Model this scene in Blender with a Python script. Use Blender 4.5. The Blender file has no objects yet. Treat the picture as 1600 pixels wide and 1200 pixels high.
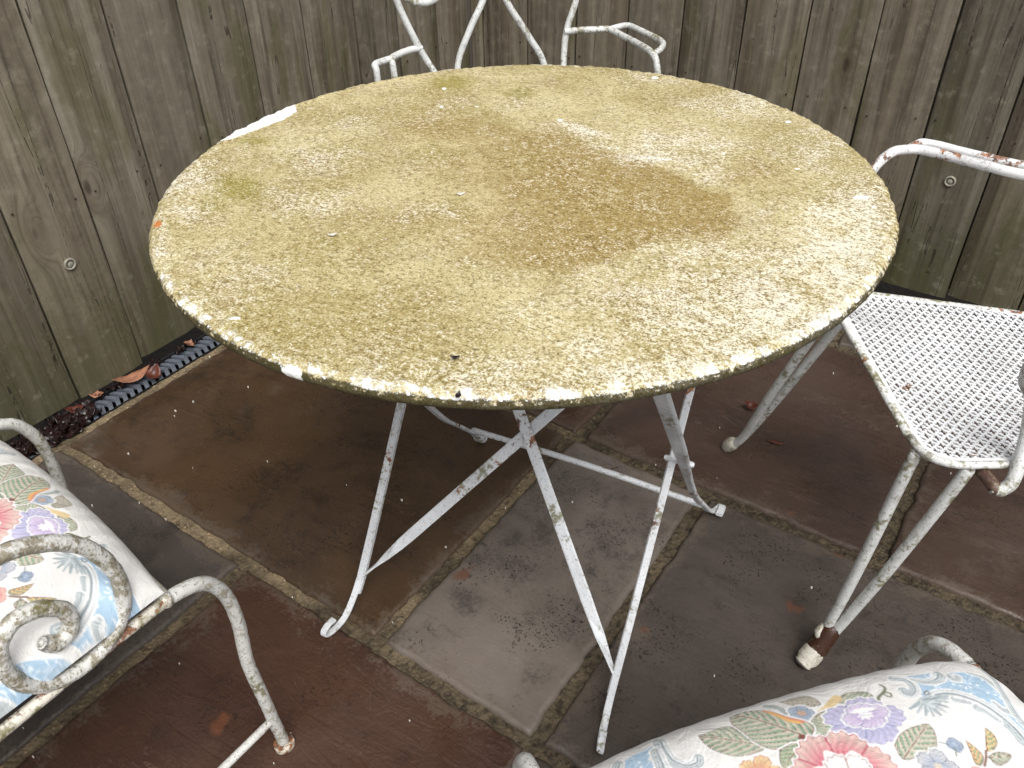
import bpy, bmesh, math, random
import numpy as np
from mathutils import Vector, Matrix, noise as mn
from math import sin, cos, pi, radians, sqrt, hypot

# ------------------------------------------------------------------ camera, sky, sun, exposure
S = bpy.context.scene
COL = S.collection
H = 1.12                                   # camera height
F = 1310.0                                 # focal length in photo pixels (1600 wide)
RT = Vector((0.82456821, 0.56562707, -0.01238045))
UP = Vector((-0.33856862, 0.51085918, 0.79018617))
FW = Vector((-0.45327536, 0.64737077, -0.61274182))
cam = bpy.data.cameras.new('camera')
co = bpy.data.objects.new('camera', cam)
COL.objects.link(co)
m = Matrix((RT, UP, -FW)).transposed().to_4x4()
m.translation = (0, 0, H)
co.matrix_world = m
cam.sensor_width = 36.0
cam.lens = F / 1600 * 36
cam.clip_start = 0.02
cam.clip_end = 500
S.camera = co
S.render.resolution_x, S.render.resolution_y = 1024, 768

W = bpy.data.worlds.new('World')
S.world = W
W.use_nodes = True
wn = W.node_tree
sky = wn.nodes.new('ShaderNodeTexSky')
sky.sky_type = 'NISHITA'
sky.sun_disc = False
SUN_EL, SUN_AZ = radians(58), radians(128)       # azimuth clockwise from +Y
sky.sun_elevation = SUN_EL
sky.sun_rotation = SUN_AZ
sky.dust_density = 4.0
sky.air_density = 1.0
hsv = wn.nodes.new('ShaderNodeHueSaturation')
hsv.inputs['Saturation'].default_value = 0.30      # overcast: nearly colourless sky
bg = wn.nodes['Background']
bg.inputs['Strength'].default_value = 0.13
wn.links.new(sky.outputs[0], hsv.inputs['Color'])
wn.links.new(hsv.outputs[0], bg.inputs['Color'])
sl = bpy.data.lights.new('sun', 'SUN')
sl.energy = 1.5
sl.angle = radians(35)
sl.color = (1.0, 0.985, 0.955)
so = bpy.data.objects.new('sun', sl)
COL.objects.link(so)
sd = Vector((sin(SUN_AZ) * cos(SUN_EL), cos(SUN_AZ) * cos(SUN_EL), sin(SUN_EL)))
so.rotation_euler = sd.to_track_quat('Z', 'Y').to_euler()
so.location = sd * 5
S.view_settings.view_transform = 'Standard'
S.view_settings.look = 'None'
S.view_settings.gamma = 1.0
S.view_settings.exposure = 0.46

random.seed(7)
rng = np.random.default_rng(7)

# ------------------------------------------------------------------ helpers
def ray(px, py):
    return FW + RT * ((px - 800) / F) - UP * ((py - 600) / F)

def at(px, py, z=0.0):
    d = ray(px, py)
    return Vector((0, 0, H)) + d * ((z - H) / d.z)

def srgb(r, g, b):
    f = lambda c: (c / 255 / 12.92) if c <= 10 else ((c / 255 + 0.055) / 1.055) ** 2.4
    return (f(r), f(g), f(b))

def link(o, parent=None):
    COL.objects.link(o)
    if parent is not None:
        o.parent = parent
    return o

def mesh_obj(name, verts, faces, mat=None, parent=None, smooth=False):
    me = bpy.data.meshes.new(name)
    me.from_pydata([tuple(v) for v in verts], [], faces)
    if smooth:
        me.polygons.foreach_set('use_smooth', [True] * len(me.polygons))
    if mat:
        me.materials.append(mat)
    return link(bpy.data.objects.new(name, me), parent)

def empty(name, loc=(0, 0, 0), rz=0.0):
    o = bpy.data.objects.new(name, None)
    o.empty_display_size = 0.05
    o.location = loc
    o.rotation_euler = (0, 0, rz)
    return link(o)

def tag(o, label=None, cat=None, group=None, kind=None):
    if label: o['label'] = label
    if cat: o['category'] = cat
    if group: o['group'] = group
    if kind: o['kind'] = kind
    return o

class MB:
    """collects verts/faces; build() makes one mesh object"""
    def __init__(s): s.v = []; s.f = []
    def add(s, v, f):
        n = len(s.v)
        s.v += [Vector(p) for p in v]
        s.f += [tuple(i + n for i in q) for q in f]
        return s
    def box(s, lo, hi):
        (a, b, c), (d, e, f) = lo, hi
        v = [(a, b, c), (d, b, c), (d, e, c), (a, e, c), (a, b, f), (d, b, f), (d, e, f), (a, e, f)]
        return s.add(v, [(0, 3, 2, 1), (4, 5, 6, 7), (0, 1, 5, 4), (1, 2, 6, 5), (2, 3, 7, 6), (3, 0, 4, 7)])
    def build(s, name, mat=None, parent=None, smooth=False):
        return mesh_obj(name, s.v, s.f, mat, parent, smooth)

def spline(pts, n=6):
    """Catmull-Rom through the points"""
    P = [Vector(p) for p in pts]
    if len(P) < 3:
        return [P[0].lerp(P[-1], i / n) for i in range(n + 1)]
    Q = [P[0] * 2 - P[1]] + P + [P[-1] * 2 - P[-2]]
    out = []
    for i in range(1, len(Q) - 2):
        a, b, c, d = Q[i - 1:i + 3]
        for k in range(n):
            t = k / n
            out.append(0.5 * (2 * b + (c - a) * t + (2 * a - 5 * b + 4 * c - d) * t * t + (3 * b - a - 3 * c + d) * t ** 3))
    out.append(P[-1])
    return out

def tube_data(path, r, sides=10, lump=0.0, taper=None, seed=0, ball=True):
    P = [Vector(p) for p in path]
    T = []
    for i in range(len(P)):
        t = (P[min(i + 1, len(P) - 1)] - P[max(i - 1, 0)])
        T.append(t.normalized())
    nrm = T[0].orthogonal().normalized()
    rings, verts, faces = [], [], []
    def ring(c, t, nrm, rr):
        b = t.cross(nrm)
        idx = []
        for k in range(sides):
            a = 2 * pi * k / sides
            d = nrm * cos(a) + b * sin(a)
            q = rr
            if lump:
                q *= 1 + lump * mn.noise((c + d * r) * 90 + Vector((seed, 0, 0))) + lump * 0.6 * mn.noise((c + d * r) * 260)
            idx.append(len(verts)); verts.append(c + d * q)
        return idx
    seq = []
    L = len(P)
    for i in range(L):
        if i:
            ax = T[i - 1].cross(T[i])
            if ax.length > 1e-8:
                nrm = Matrix.Rotation(T[i - 1].angle(T[i]), 3, ax.normalized()) @ nrm
        rr = r if taper is None else r * (taper[0] + (taper[1] - taper[0]) * i / (L - 1))
        if i == 0 and ball:
            for q, s in ((0.86, 0.5), (0.5, 0.87))[::-1]:
                seq.append(ring(P[i] - T[i] * rr * q, T[i], nrm, rr * (1 - q * q) ** .5))
        seq.append(ring(P[i], T[i], nrm, rr))
        if i == L - 1 and ball:
            for q in (0.5, 0.86):
                seq.append(ring(P[i] + T[i] * rr * q, T[i], nrm, rr * (1 - q * q) ** .5))
    for a, b in zip(seq[:-1], seq[1:]):
        for k in range(sides):
            faces.append((a[k], a[(k + 1) % sides], b[(k + 1) % sides], b[k]))
    faces.append(tuple(seq[0][::-1])); faces.append(tuple(seq[-1]))
    return verts, faces

def tube(name, pts, r, mat, parent=None, n=6, **k):
    v, f = tube_data(spline(pts, n), r, **k)
    return mesh_obj(name, v, f, mat, parent, True)

def ribbon_data(path, wdir, w, t):
    """flat bar: wdir = list of width directions, one per point"""
    V, Fc = [], []
    L = len(path)
    for i, p in enumerate(path):
        p = Vector(p)
        tg = (Vector(path[min(i + 1, L - 1)]) - Vector(path[max(i - 1, 0)])).normalized()
        wd = Vector(wdir[i]); wd = (wd - tg * wd.dot(tg)).normalized()
        nd = tg.cross(wd)
        ww = w[i] if isinstance(w, (list, tuple)) else w
        c = 0.25
        prof = [(-.5, -.5 + c), (-.5, .5 - c), (-.5 + .12, .5), (.5 - .12, .5), (.5, .5 - c), (.5, -.5 + c), (.5 - .12, -.5), (-.5 + .12, -.5)]
        for a, b in prof:
            V.append(p + wd * a * ww + nd * b * t)
    for i in range(L - 1):
        for k in range(8):
            a, b = i * 8 + k, i * 8 + (k + 1) % 8
            Fc.append((a, b, b + 8, a + 8))
    Fc.append(tuple(range(7, -1, -1))); Fc.append(tuple(range((L - 1) * 8, L * 8)))
    return V, Fc

def fbm(x, y, s, oct=4, seed=0.0):
    t, a, q = 0.0, 1.0, 0.0
    for o in range(oct):
        t += a * mn.noise(Vector((x * s + seed, y * s - seed * 1.7, seed * .37)))
        q += a; a *= .5; s *= 2.03
    return t / q

# ------------------------------------------------------------------ node helper
class NT:
    def __init__(s, name):
        s.m = bpy.data.materials.new(name); s.m.use_nodes = True
        s.t = s.m.node_tree
        s.b = s.t.nodes['Principled BSDF']
        s.tc = s.t.nodes.new('ShaderNodeTexCoord')
    def n(s, typ, **k):
        o = s.t.nodes.new(typ)
        for a, b in k.items(): setattr(o, a, b)
        return o
    def l(s, a, b): s.t.links.new(a, b); return s
    def put(s, sock, v):
        if v is None: return
        if hasattr(v, 'is_linked') or hasattr(v, 'links'): s.l(v, sock)
        else: sock.default_value = v if not (isinstance(v, tuple) and len(v) == 3 and sock.type == 'RGBA') else (*v, 1)
    def coord(s, kind='Object', scale=(1, 1, 1), rnd=0.0):
        mp = s.n('ShaderNodeMapping')
        src = s.tc.outputs[kind]
        if rnd:
            oi = s.n('ShaderNodeObjectInfo')
            mu = s.n('ShaderNodeVectorMath', operation='SCALE')
            cx = s.n('ShaderNodeCombineXYZ')
            s.l(oi.outputs['Random'], cx.inputs[0]); s.l(oi.outputs['Random'], cx.inputs[2]); s.l(oi.outputs['Random'], cx.inputs[1])
            s.l(cx.outputs[0], mu.inputs[0]); mu.inputs['Scale'].default_value = rnd
            ad = s.n('ShaderNodeVectorMath', operation='ADD')
            s.l(src, ad.inputs[0]); s.l(mu.outputs[0], ad.inputs[1]); src = ad.outputs[0]
        s.l(src, mp.inputs[0]); mp.inputs['Scale'].default_value = scale
        return mp.outputs[0]
    def noise(s, vec, scale, detail=4.0, rough=.55, dist=0.0, col=False):
        o = s.n('ShaderNodeTexNoise')
        s.l(vec, o.inputs['Vector'])
        o.inputs['Scale'].default_value = scale; o.inputs['Detail'].default_value = detail
        o.inputs['Roughness'].default_value = rough; o.inputs['Distortion'].default_value = dist
        return o.outputs['Color' if col else 'Fac']
    def voro(s, vec, scale, feature='F1', out='Distance', rand=1.0):
        o = s.n('ShaderNodeTexVoronoi', feature=feature)
        s.l(vec, o.inputs['Vector']); o.inputs['Scale'].default_value = scale
        o.inputs['Randomness'].default_value = rand
        return o.outputs[out]
    def ramp(s, v, stops, interp='LINEAR'):
        o = s.n('ShaderNodeValToRGB'); s.put(o.inputs[0], v)
        cr = o.color_ramp; cr.interpolation = interp
        while len(cr.elements) < len(stops): cr.elements.new(0.5)
        for e, (p, c) in zip(cr.elements, stops):
            e.position = p
            e.color = (c, c, c, 1) if isinstance(c, (int, float)) else (*c[:3], 1)
        return o.outputs[0]
    def step(s, v, a, b):
        o = s.n('ShaderNodeMapRange'); s.put(o.inputs[0], v)
        o.interpolation_type = 'SMOOTHSTEP'
        o.inputs[1].default_value = a; o.inputs[2].default_value = b
        o.inputs[3].default_value = 0; o.inputs[4].default_value = 1
        return o.outputs[0]
    def math(s, op, a, b=None, c=None, clamp=False):
        o = s.n('ShaderNodeMath', operation=op, use_clamp=clamp)
        s.put(o.inputs[0], a)
        if b is not None: s.put(o.inputs[1], b)
        if c is not None: s.put(o.inputs[2], c)
        return o.outputs[0]
    def mix(s, f, a, b, blend='MIX'):
        o = s.n('ShaderNodeMix', data_type='RGBA', blend_type=blend)
        s.put(o.inputs['Factor'], f); s.put(o.inputs[6], a); s.put(o.inputs[7], b)
        return o.outputs[2]
    def attr(s, name, out='Color'):
        o = s.n('ShaderNodeAttribute', attribute_name=name)
        return o.outputs[out]
    def rnd(s):
        return s.n('ShaderNodeObjectInfo').outputs['Random']
    def sep(s, v):
        o = s.n('ShaderNodeSeparateXYZ'); s.l(v, o.inputs[0]); return o.outputs
    def rgb(s, v):
        o = s.n('ShaderNodeSeparateColor'); s.l(v, o.inputs[0]); return o.outputs
    def bump(s, h, strength=.3, dist=.002, prev=None):
        o = s.n('ShaderNodeBump'); s.put(o.inputs['Height'], h)
        o.inputs['Strength'].default_value = strength; o.inputs['Distance'].default_value = dist
        if prev is not None: s.l(prev, o.inputs['Normal'])
        return o.outputs[0]
    def out(s, color=None, rough=None, normal=None, spec=None, coat=None):
        s.put(s.b.inputs['Base Color'], color); s.put(s.b.inputs['Roughness'], rough)
        if normal is not None: s.l(normal, s.b.inputs['Normal'])
        if spec is not None: s.b.inputs['Specular IOR Level'].default_value = spec
        if coat is not None: s.b.inputs['Coat Weight'].default_value = coat
        return s.m

def plain(name, col, rough=.6, spec=.4):
    t = NT(name)
    v = t.coord('Object')
    n = t.noise(v, 60, 5)
    c = t.mix(t.step(n, .3, .7), tuple(x * .72 for x in col), tuple(min(1, x * 1.2) for x in col))
    return t.out(c, rough, t.bump(n, .2, .001), spec)

def mat_paint(name, white=(.80, .81, .82), rust=.3, algae=.3, grime=.3, bump=.3, fine=1.0):
    """old white paint on iron: grime, green algae, rust spots breaking through"""
    t = NT(name)
    v = t.coord('Object', rnd=3.0); vo = t.coord('Object', rnd=11.0)
    n1 = t.noise(v, 14 * fine, 4, .6); n2 = t.noise(v, 90 * fine, 4, .7); n3 = t.noise(v, 330, 2, .6)
    n4 = t.noise(vo, 16 * fine, 4, .6, .5); n5 = t.noise(vo, 130 * fine, 3, .6)
    c = t.mix(t.step(n1, .35, .70), white, tuple(x * .80 for x in white))
    g = t.math('ADD', t.math('MULTIPLY', n2, .65), t.math('MULTIPLY', n1, .35))
    c = t.mix(t.math('MULTIPLY', t.step(g, .60 - .17 * grime, .66 - .12 * grime), min(1, .5 + .4 * grime)), c, srgb(132, 122, 96))
    a = t.math('ADD', t.math('MULTIPLY', n4, .6), t.math('MULTIPLY', n5, .4))
    c = t.mix(t.math('MULTIPLY', t.step(a, .64 - .24 * algae, .72 - .20 * algae), .8), c, srgb(104, 98, 40))
    r = t.math('ADD', t.math('MULTIPLY', t.noise(vo, 13 * fine, 3, .6), .6), t.math('MULTIPLY', n2, .4))
    rm = t.step(r, .66 - .22 * rust, .69 - .20 * rust)
    rc = t.ramp(n5, [(.35, srgb(62, 38, 27)), (.5, srgb(118, 70, 42)), (.65, srgb(170, 108, 58))])
    c = t.mix(t.math('MULTIPLY', rm, .92), c, rc)
    c = t.mix(t.math('MULTIPLY', t.step(n3, .60, .66), .30 + .5 * grime), c, srgb(74, 68, 50))
    ro = t.math('ADD', .40, t.math('MULTIPLY', rm, .4))
    h = t.math('SUBTRACT', t.math('ADD', n2, t.math('MULTIPLY', n3, .4)), t.math('MULTIPLY', rm, .5))
    return t.out(c, ro, t.bump(h, bump, .002), .4)

# ------------------------------------------------------------------ materials of the setting
def mat_slab(name, c1, c2, c3, wet=.5, pits=.5, veins=.3, rel=.40):
    t = NT(name)
    v = t.coord('Object', rnd=9.0)
    big = t.noise(v, 3.6, 5, .62, .6); mid = t.noise(v, 24, 5, .7); fine = t.noise(v, 170, 3, .7)
    riv = t.noise(t.coord('Object', (1, 4.5, 1), rnd=5.0), 9, 5, .6, 1.2)
    c = t.mix(t.step(big, .36, .64), c1, c2)
    # dark mould in drifts, broken up finely
    dm = t.math('ADD', t.math('MULTIPLY', big, -.55), t.math('ADD', t.math('MULTIPLY', mid, .75), t.math('MULTIPLY', fine, .55)))
    c = t.mix(t.math('MULTIPLY', t.step(dm, .38, .56), .35 + .4 * pits), c, c3)
    c = t.mix(t.math('MULTIPLY', t.step(fine, .52, .74), .35), c, tuple(x * 1.45 + .004 for x in c2))
    pt = t.math('MULTIPLY', t.step(t.noise(v, 230, 2, .6), .58, .64), t.step(t.noise(v, 8, 4, .65), .47, .62))
    c = t.mix(t.math('MULTIPLY', pt, .35 + .6 * pits), c, srgb(24, 20, 18))
    lv = t.math('ABSOLUTE', t.math('SUBTRACT', riv, .5))
    vein = t.math('MULTIPLY', t.math('SUBTRACT', 1.0, t.step(lv, .001, .008)), t.step(t.noise(v, 6, 3), .5, .62))
    c = t.mix(t.math('MULTIPLY', vein, veins), c, tuple(x * 2.2 + .03 for x in c2))
    # lime bloom and mortar smear along the edges
    eg = t.attr('edge', 'Fac')
    em = t.math('ADD', eg, t.math('ADD', t.math('MULTIPLY', t.math('SUBTRACT', t.math('ADD', mid, big), 1.0), 1.6), t.math('MULTIPLY', t.math('SUBTRACT', fine, .5), 1.2)))
    c = t.mix(t.math('MULTIPLY', t.step(em, .72, 1.05), .42), c, srgb(106, 95, 83))
    bl = t.math('MULTIPLY', t.step(t.noise(v, 3.1, 4, .6), .60, .74), t.step(mid, .42, .60))
    c = t.mix(t.math('MULTIPLY', bl, .35), c, srgb(112, 100, 88))
    rs = t.math('MULTIPLY', t.step(t.noise(v, 11, 3, .5, .3), .70, .76), .6)
    c = t.mix(rs, c, srgb(110, 66, 42))
    wetm = t.step(t.noise(v, 3.3, 4, .6, .4), .36, .64)
    ro = t.math('SUBTRACT', .62, t.math('MULTIPLY', wetm,   .40 * wet + .10))
    ro = t.math('ADD', ro, t.math('MULTIPLY', t.math('SUBTRACT', fine, .5), .35))
    h = t.math('ADD', t.math('MULTIPLY', riv, .8), t.math('ADD', t.math('MULTIPLY', mid, .6), t.math('MULTIPLY', fine, .28)))
    return t.out(c, ro, t.bump(h, rel, .005), .42)

M = {}
M['slab_brown'] = mat_slab('slab_brown', srgb(66, 49, 34), srgb(77, 58, 40), srgb(37, 29, 23), .6, .9, .35)
M['slab_red'] = mat_slab('slab_red', srgb(63, 42, 33), srgb(74, 51, 39), srgb(40, 30, 26), 1.1, .5, .7, .7)
M['slab_purple'] = mat_slab('slab_purple', srgb(67, 52, 45), srgb(77, 61, 52), srgb(48, 39, 35), .9, .5, .6, .5)
M['slab_grey'] = mat_slab('slab_grey', srgb(103, 95, 87), srgb(120, 110, 102), srgb(59, 53, 50), .35, .9, .1)
M['slab_dark'] = mat_slab('slab_dark', srgb(64, 57, 52), srgb(76, 68, 62), srgb(40, 35, 33), .4, 1.0, .15)
M['slab_slate'] = mat_slab('slab_slate', srgb(63, 56, 52), srgb(75, 68, 63), srgb(35, 31, 30), .4, 1.0, .1)

def mat_mortar():
    t = NT('mortar')
    v = t.coord('Object')
    a = t.noise(v, 9, 6, .6); b = t.noise(v, 90, 5, .7); g = t.voro(v, 150)
    c = t.mix(t.step(a, .35, .65), srgb(148, 131, 104), srgb(112, 99, 78))
    c = t.mix(t.math('MULTIPLY', t.step(b, .50, .66), .75), c, srgb(70, 60, 45))
    vc = t.voro(v, 150, out='Color')
    gm = t.math('MULTIPLY', t.step(t.rgb(vc)[0], .80, .86), t.math('SUBTRACT', 1, t.step(g, .25, .45)))
    c = t.mix(t.math('MULTIPLY', gm, .7), c, srgb(186, 160, 126))
    # moss in scattered patches
    c = t.mix(t.math('MULTIPLY', t.step(t.noise(v, 5, 4, .6), .55, .66), .6), c, srgb(62, 58, 30))
    c = t.mix(t.math('MULTIPLY', t.step(t.noise(v, 3.4, 4, .6, .3), .50, .62), .55), c, srgb(66, 56, 42))
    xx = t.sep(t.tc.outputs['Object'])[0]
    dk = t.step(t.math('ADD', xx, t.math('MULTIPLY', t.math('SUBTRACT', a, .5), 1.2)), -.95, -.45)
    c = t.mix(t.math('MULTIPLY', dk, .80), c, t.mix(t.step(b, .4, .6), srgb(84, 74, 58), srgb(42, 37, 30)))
    h = t.math('ADD', b, t.math('MULTIPLY', g, -.8))
    return t.out(c, .8, t.bump(h, .7, .005), .3)
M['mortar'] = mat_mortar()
M['soil'] = plain('soil', srgb(52, 44, 34), .9)

def mat_wood():
    t = NT('fence_wood')
    v = t.coord('Object', rnd=37.0)
    vg = t.coord('Object', (1, 1, .022), rnd=37.0)
    vs = t.coord('Object', (1, 1, .10), rnd=21.0)
    rn = t.rnd()
    # knots: sparse cells pull the grain aside
    vk = t.coord('Object', (1, 0.0, .42), rnd=53.0)
    kd = t.voro(vk, 6.5)
    kc = t.rgb(t.voro(vk, 6.5, out='Color'))[0]
    on = t.step(kc, .70, .73)
    kn = t.math('MULTIPLY', on, t.math('SUBTRACT', 1, t.step(kd, .04, .26)))
    ks = t.math('MULTIPLY', on, t.math('SUBTRACT', 1, t.step(kd, .02, .06)))
    sh = t.n('ShaderNodeCombineXYZ'); t.l(t.math('MULTIPLY', kn, .045), sh.inputs[0])
    ad = t.n('ShaderNodeVectorMath', operation='ADD'); t.l(vg, ad.inputs[0]); t.l(sh.outputs[0], ad.inputs[1])
    g1 = t.noise(ad.outputs[0], 55, 4, .6, .25); g2 = t.noise(ad.outputs[0], 260, 3, .6); st = t.noise(vs, 16, 4, .6, .4)
    mot = t.noise(v, 34, 5, .7)
    c = t.ramp(t.math('ADD', t.math('MULTIPLY', g1, .45), t.math('ADD', t.math('MULTIPLY', st, .3), t.math('MULTIPLY', mot, .25))),
               [(.34, srgb(76, 69, 59)), (.46, srgb(108, 101, 88)), (.56, srgb(127, 120, 106)), (.70, srgb(150, 144, 130))])
    c = t.mix(1.0, c, t.mix(rn, (.80, .81, .80), (1.12, 1.09, 1.04)), 'MULTIPLY')
    c = t.mix(t.math('MULTIPLY', t.step(t.noise(vs, 7, 3, .55, .6), .54, .70), .40), c, srgb(82, 65, 48))
    c = t.mix(t.math('MULTIPLY', t.step(t.noise(t.coord('Object', (1, 1, .3), rnd=71.0), 9, 4, .6, .4), .50, .66), .55), c, srgb(84, 82, 50))
    # algae climbing up from the wet ground, ragged
    z = t.sep(t.tc.outputs['Object'])[2]
    al = t.math('SUBTRACT', t.math('ADD', .30, t.math('MULTIPLY', t.math('SUBTRACT', mot, .5), .9)), z)
    c = t.mix(t.math('MULTIPLY', t.step(al, -.06, .22), .6), c, srgb(66, 66, 36))
    # dark run marks
    rm = t.math('MULTIPLY', t.step(t.noise(t.coord('Object', (1, 1, .045), rnd=91.0), 26, 3, .6, .3), .55, .68), .62)
    c = t.mix(rm, c, srgb(58, 48, 37))
    c = t.mix(t.math('MULTIPLY', t.step(g2, .55, .70), .38), c, srgb(62, 54, 44))
    c = t.mix(t.math('MULTIPLY', t.step(mot, .54, .72), .32), c, srgb(156, 150, 134))
    c = t.mix(t.math('MULTIPLY', kn, .30), c, srgb(78, 64, 50))
    c = t.mix(t.math('MULTIPLY', ks, .7), c, srgb(52, 42, 33))
    ck = t.math('ABSOLUTE', t.math('SUBTRACT', t.noise(t.coord('Object', (1, 1, .03), rnd=19.0), 20, 2, .5, .2), .5))
    ckm = t.math('MULTIPLY', t.math('SUBTRACT', 1, t.step(ck, .001, .006)), t.step(mot, .46, .56))
    c = t.mix(t.math('MULTIPLY', ckm, .75), c, srgb(36, 30, 24))
    h = t.math('ADD', t.math('MULTIPLY', g1, .6), t.math('ADD', t.math('MULTIPLY', mot, .5), t.math('MULTIPLY', t.math('ADD', ckm, ks), -.8)))
    return t.out(c, .68, t.bump(h, .5, .003), .3)
M['wood'] = mat_wood()
M['steel'] = plain('bolt_steel', srgb(150, 146, 132), .45)
M['steel_dark'] = plain('bolt_shadow', srgb(66, 62, 54), .5)
M['nail'] = plain('rusty_nail', srgb(60, 44, 34), .7)
M['black_plastic'] = plain('black_plastic', srgb(26, 26, 28), .45)
M['grate'] = plain('grey_grate_plastic', srgb(98, 103, 112), .4)

# ------------------------------------------------------------------ ground and paving
G = [(-30, -30), (30, -30), (30, 30), (-30, 30)]
ground = mesh_obj('ground', [(x, y, -.07) for x, y in G], [(0, 1, 2, 3)], M['soil'])
tag(ground, 'dark soil around the paved patio', 'ground', kind='structure')

def grid_mesh(name, x0, x1, y0, y1, step, zf, mat, parent=None):
    nx = max(2, int((x1 - x0) / step)); ny = max(2, int((y1 - y0) / step))
    V = [(x0 + (x1 - x0) * i / nx, y0 + (y1 - y0) * j / ny, zf(x0 + (x1 - x0) * i / nx, y0 + (y1 - y0) * j / ny)) for j in range(ny + 1) for i in range(nx + 1)]
    Fc = [(j * (nx + 1) + i, j * (nx + 1) + i + 1, (j + 1) * (nx + 1) + i + 1, (j + 1) * (nx + 1) + i) for j in range(ny) for i in range(nx)]
    return mesh_obj(name, V, Fc, mat, parent, True)

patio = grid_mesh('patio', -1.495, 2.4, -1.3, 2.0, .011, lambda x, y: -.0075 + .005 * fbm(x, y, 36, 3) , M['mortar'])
tag(patio, 'sandy mortar bed of the patio with wet stone slabs set in it', 'patio', kind='structure')

def slab(x0, x1, y0, y1, mat, zoff=0.0):
    """one riven paving slab with uneven edges"""
    gp = .0115
    x0 += gp; x1 -= gp; y0 += gp; y1 -= gp
    cx, cy = (x0 + x1) / 2, (y0 + y1) / 2
    hw, hh = (x1 - x0) / 2, (y1 - y0) / 2
    sd = random.uniform(0, 90)
    nx, ny = max(24, int(hw * 2 / .009)), max(24, int(hh * 2 / .009))
    V, Fc, EG = [], [], []
    def ease(k, n):                       # denser towards the edges
        t = k / n * 2 - 1
        return math.copysign(1 - (1 - abs(t)) ** 1.25, t)
    for j in range(ny + 1):
        for i in range(nx + 1):
            u, w = ease(i, nx), ease(j, ny)
            x, y = u * hw, w * hh
            e = min(hw - abs(x), hh - abs(y))
            k = max(0, 1 - e / .05)
            wx = (.006 * fbm(cx + x, cy + y, 10, 3, sd) + .006 * fbm(cx + x, cy + y, 45, 3, sd)) * k
            wy = (.006 * fbm(cx + x, cy + y, 10, 3, sd + 31) + .006 * fbm(cx + x, cy + y, 45, 3, sd + 31)) * k
            EG.append(max(0, 1 - e / .075))
            z = .0032 * fbm(x, y * 1.8, 7, 5, sd) + .0012 * fbm(x, y, 40, 3, sd)
            z += .0016 * round(2.2 * fbm(x * .8, y * 2.0, 5, 4, sd + 5)) * .6
            dr = max(0, 1 - e / .0035)
            z -= .004 * dr * dr
            V.append((x + wx, y + wy, z))
    for j in range(ny):
        for i in range(nx):
            a = j * (nx + 1) + i
            Fc.append((a, a + 1, a + nx + 2, a + nx + 1))
    # skirt
    b = [i for i in range(nx + 1)] + [(j + 1) * (nx + 1) - 1 for j in range(1, ny + 1)] + [ny * (nx + 1) + i for i in range(nx - 1, -1, -1)] + [j * (nx + 1) for j in range(ny - 1, 0, -1)]
    n0 = len(V)
    for i in b:
        V.append((V[i][0], V[i][1], -.03))
    for k in range(len(b)):
        k2 = (k + 1) % len(b)
        Fc.append((b[k2], b[k], n0 + k, n0 + k2))
    o = mesh_obj('paving_slab', V, Fc, M[mat], patio, True)
    ea = o.data.attributes.new('edge', 'FLOAT', 'POINT')
    ea.data.foreach_set('value', np.array(EG + [1.0] * (len(V) - len(EG)), np.float32))
    o.location = (cx, cy, zoff)
    return o

for x0, x1, y0, y1, mt in [
    (-1.475, -.925, -.07, .52, 'slab_slate'), (-.925, -.335, -.07, .52, 'slab_red'), (-.335, .255, -.07, .52, 'slab_dark'), (.255, 1.1, -.07, .52, 'slab_brown'), (1.1, 1.7, -.07, .52, 'slab_dark'),
    (-1.475, -.635, .52, 1.115, 'slab_brown'), (-.635, -.338, .52, 1.115, 'slab_grey'), (-.338, .55, .52, 1.115, 'slab_dark'), (.55, 1.14, .52, 1.115, 'slab_red'), (1.14, 1.7, .52, 1.115, 'slab_dark'),
    (-1.475, -.62, 1.115, 1.72, 'slab_red'), (-.62, -.03, 1.115, 1.72, 'slab_purple'), (-.03, .56, 1.115, 1.72, 'slab_purple'), (.56, 1.4, 1.115, 1.72, 'slab_dark'),
    (-1.475, -.9, 1.72, 1.985, 'slab_dark'), (-.9, -.3, 1.72, 1.985, 'slab_brown'), (-.3, .3, 1.72, 1.985, 'slab_dark'), (.3, 1.1, 1.72, 1.985, 'slab_slate'),
    (-1.475, -.63, -.66, -.07, 'slab_brown'), (-.63, .2, -.66, -.07, 'slab_dark'), (.2, 1.05, -.66, -.07, 'slab_red')]:
    slab(x0, x1, y0, y1, mt)

# ------------------------------------------------------------------ fences (boards run upright)
FH = 1.75
def bolt_mesh():
    b = MB()
    def lathe(prof, n=20):
        V = []; Fc = []
        for r, h in prof:
            for k in range(n):
                a = 2 * pi * k / n
                V.append((r * cos(a), h, r * sin(a)))
        for i in range(len(prof) - 1):
            for k in range(n):
                Fc.append((i * n + k, i * n + (k + 1) % n, (i + 1) * n + (k + 1) % n, (i + 1) * n + k))
        Fc.append(tuple((len(prof) - 1) * n + k for k in range(n)))
        b.add(V, Fc)
    lathe([(.0125, 0), (.0125, -.0035), (.0110, -.0045), (.0088, -.0045), (.0080, -.0015), (.0080, .0)])
    w = b.build('washer', M['steel'], None, True)
    c = MB(); b = c
    lathe([(.0079, 0.0), (.0079, -.0008)])
    lathe([(.0056, 0), (.0056, -.0034), (.0048, -.0042), (.0, -.0042)])
    return w
bolt_src = bolt_mesh()
bolt_me = bolt_src.data
bpy.data.objects.remove(bolt_src)
hd = MB()
Vh = []
for r, h in [(.0058, 0), (.0058, -.003), (.005, -.0038), (.0005, -.0038)]:
    Vh += [(r * cos(2 * pi * k / 16), h, r * sin(2 * pi * k / 16)) for k in range(16)]
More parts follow.
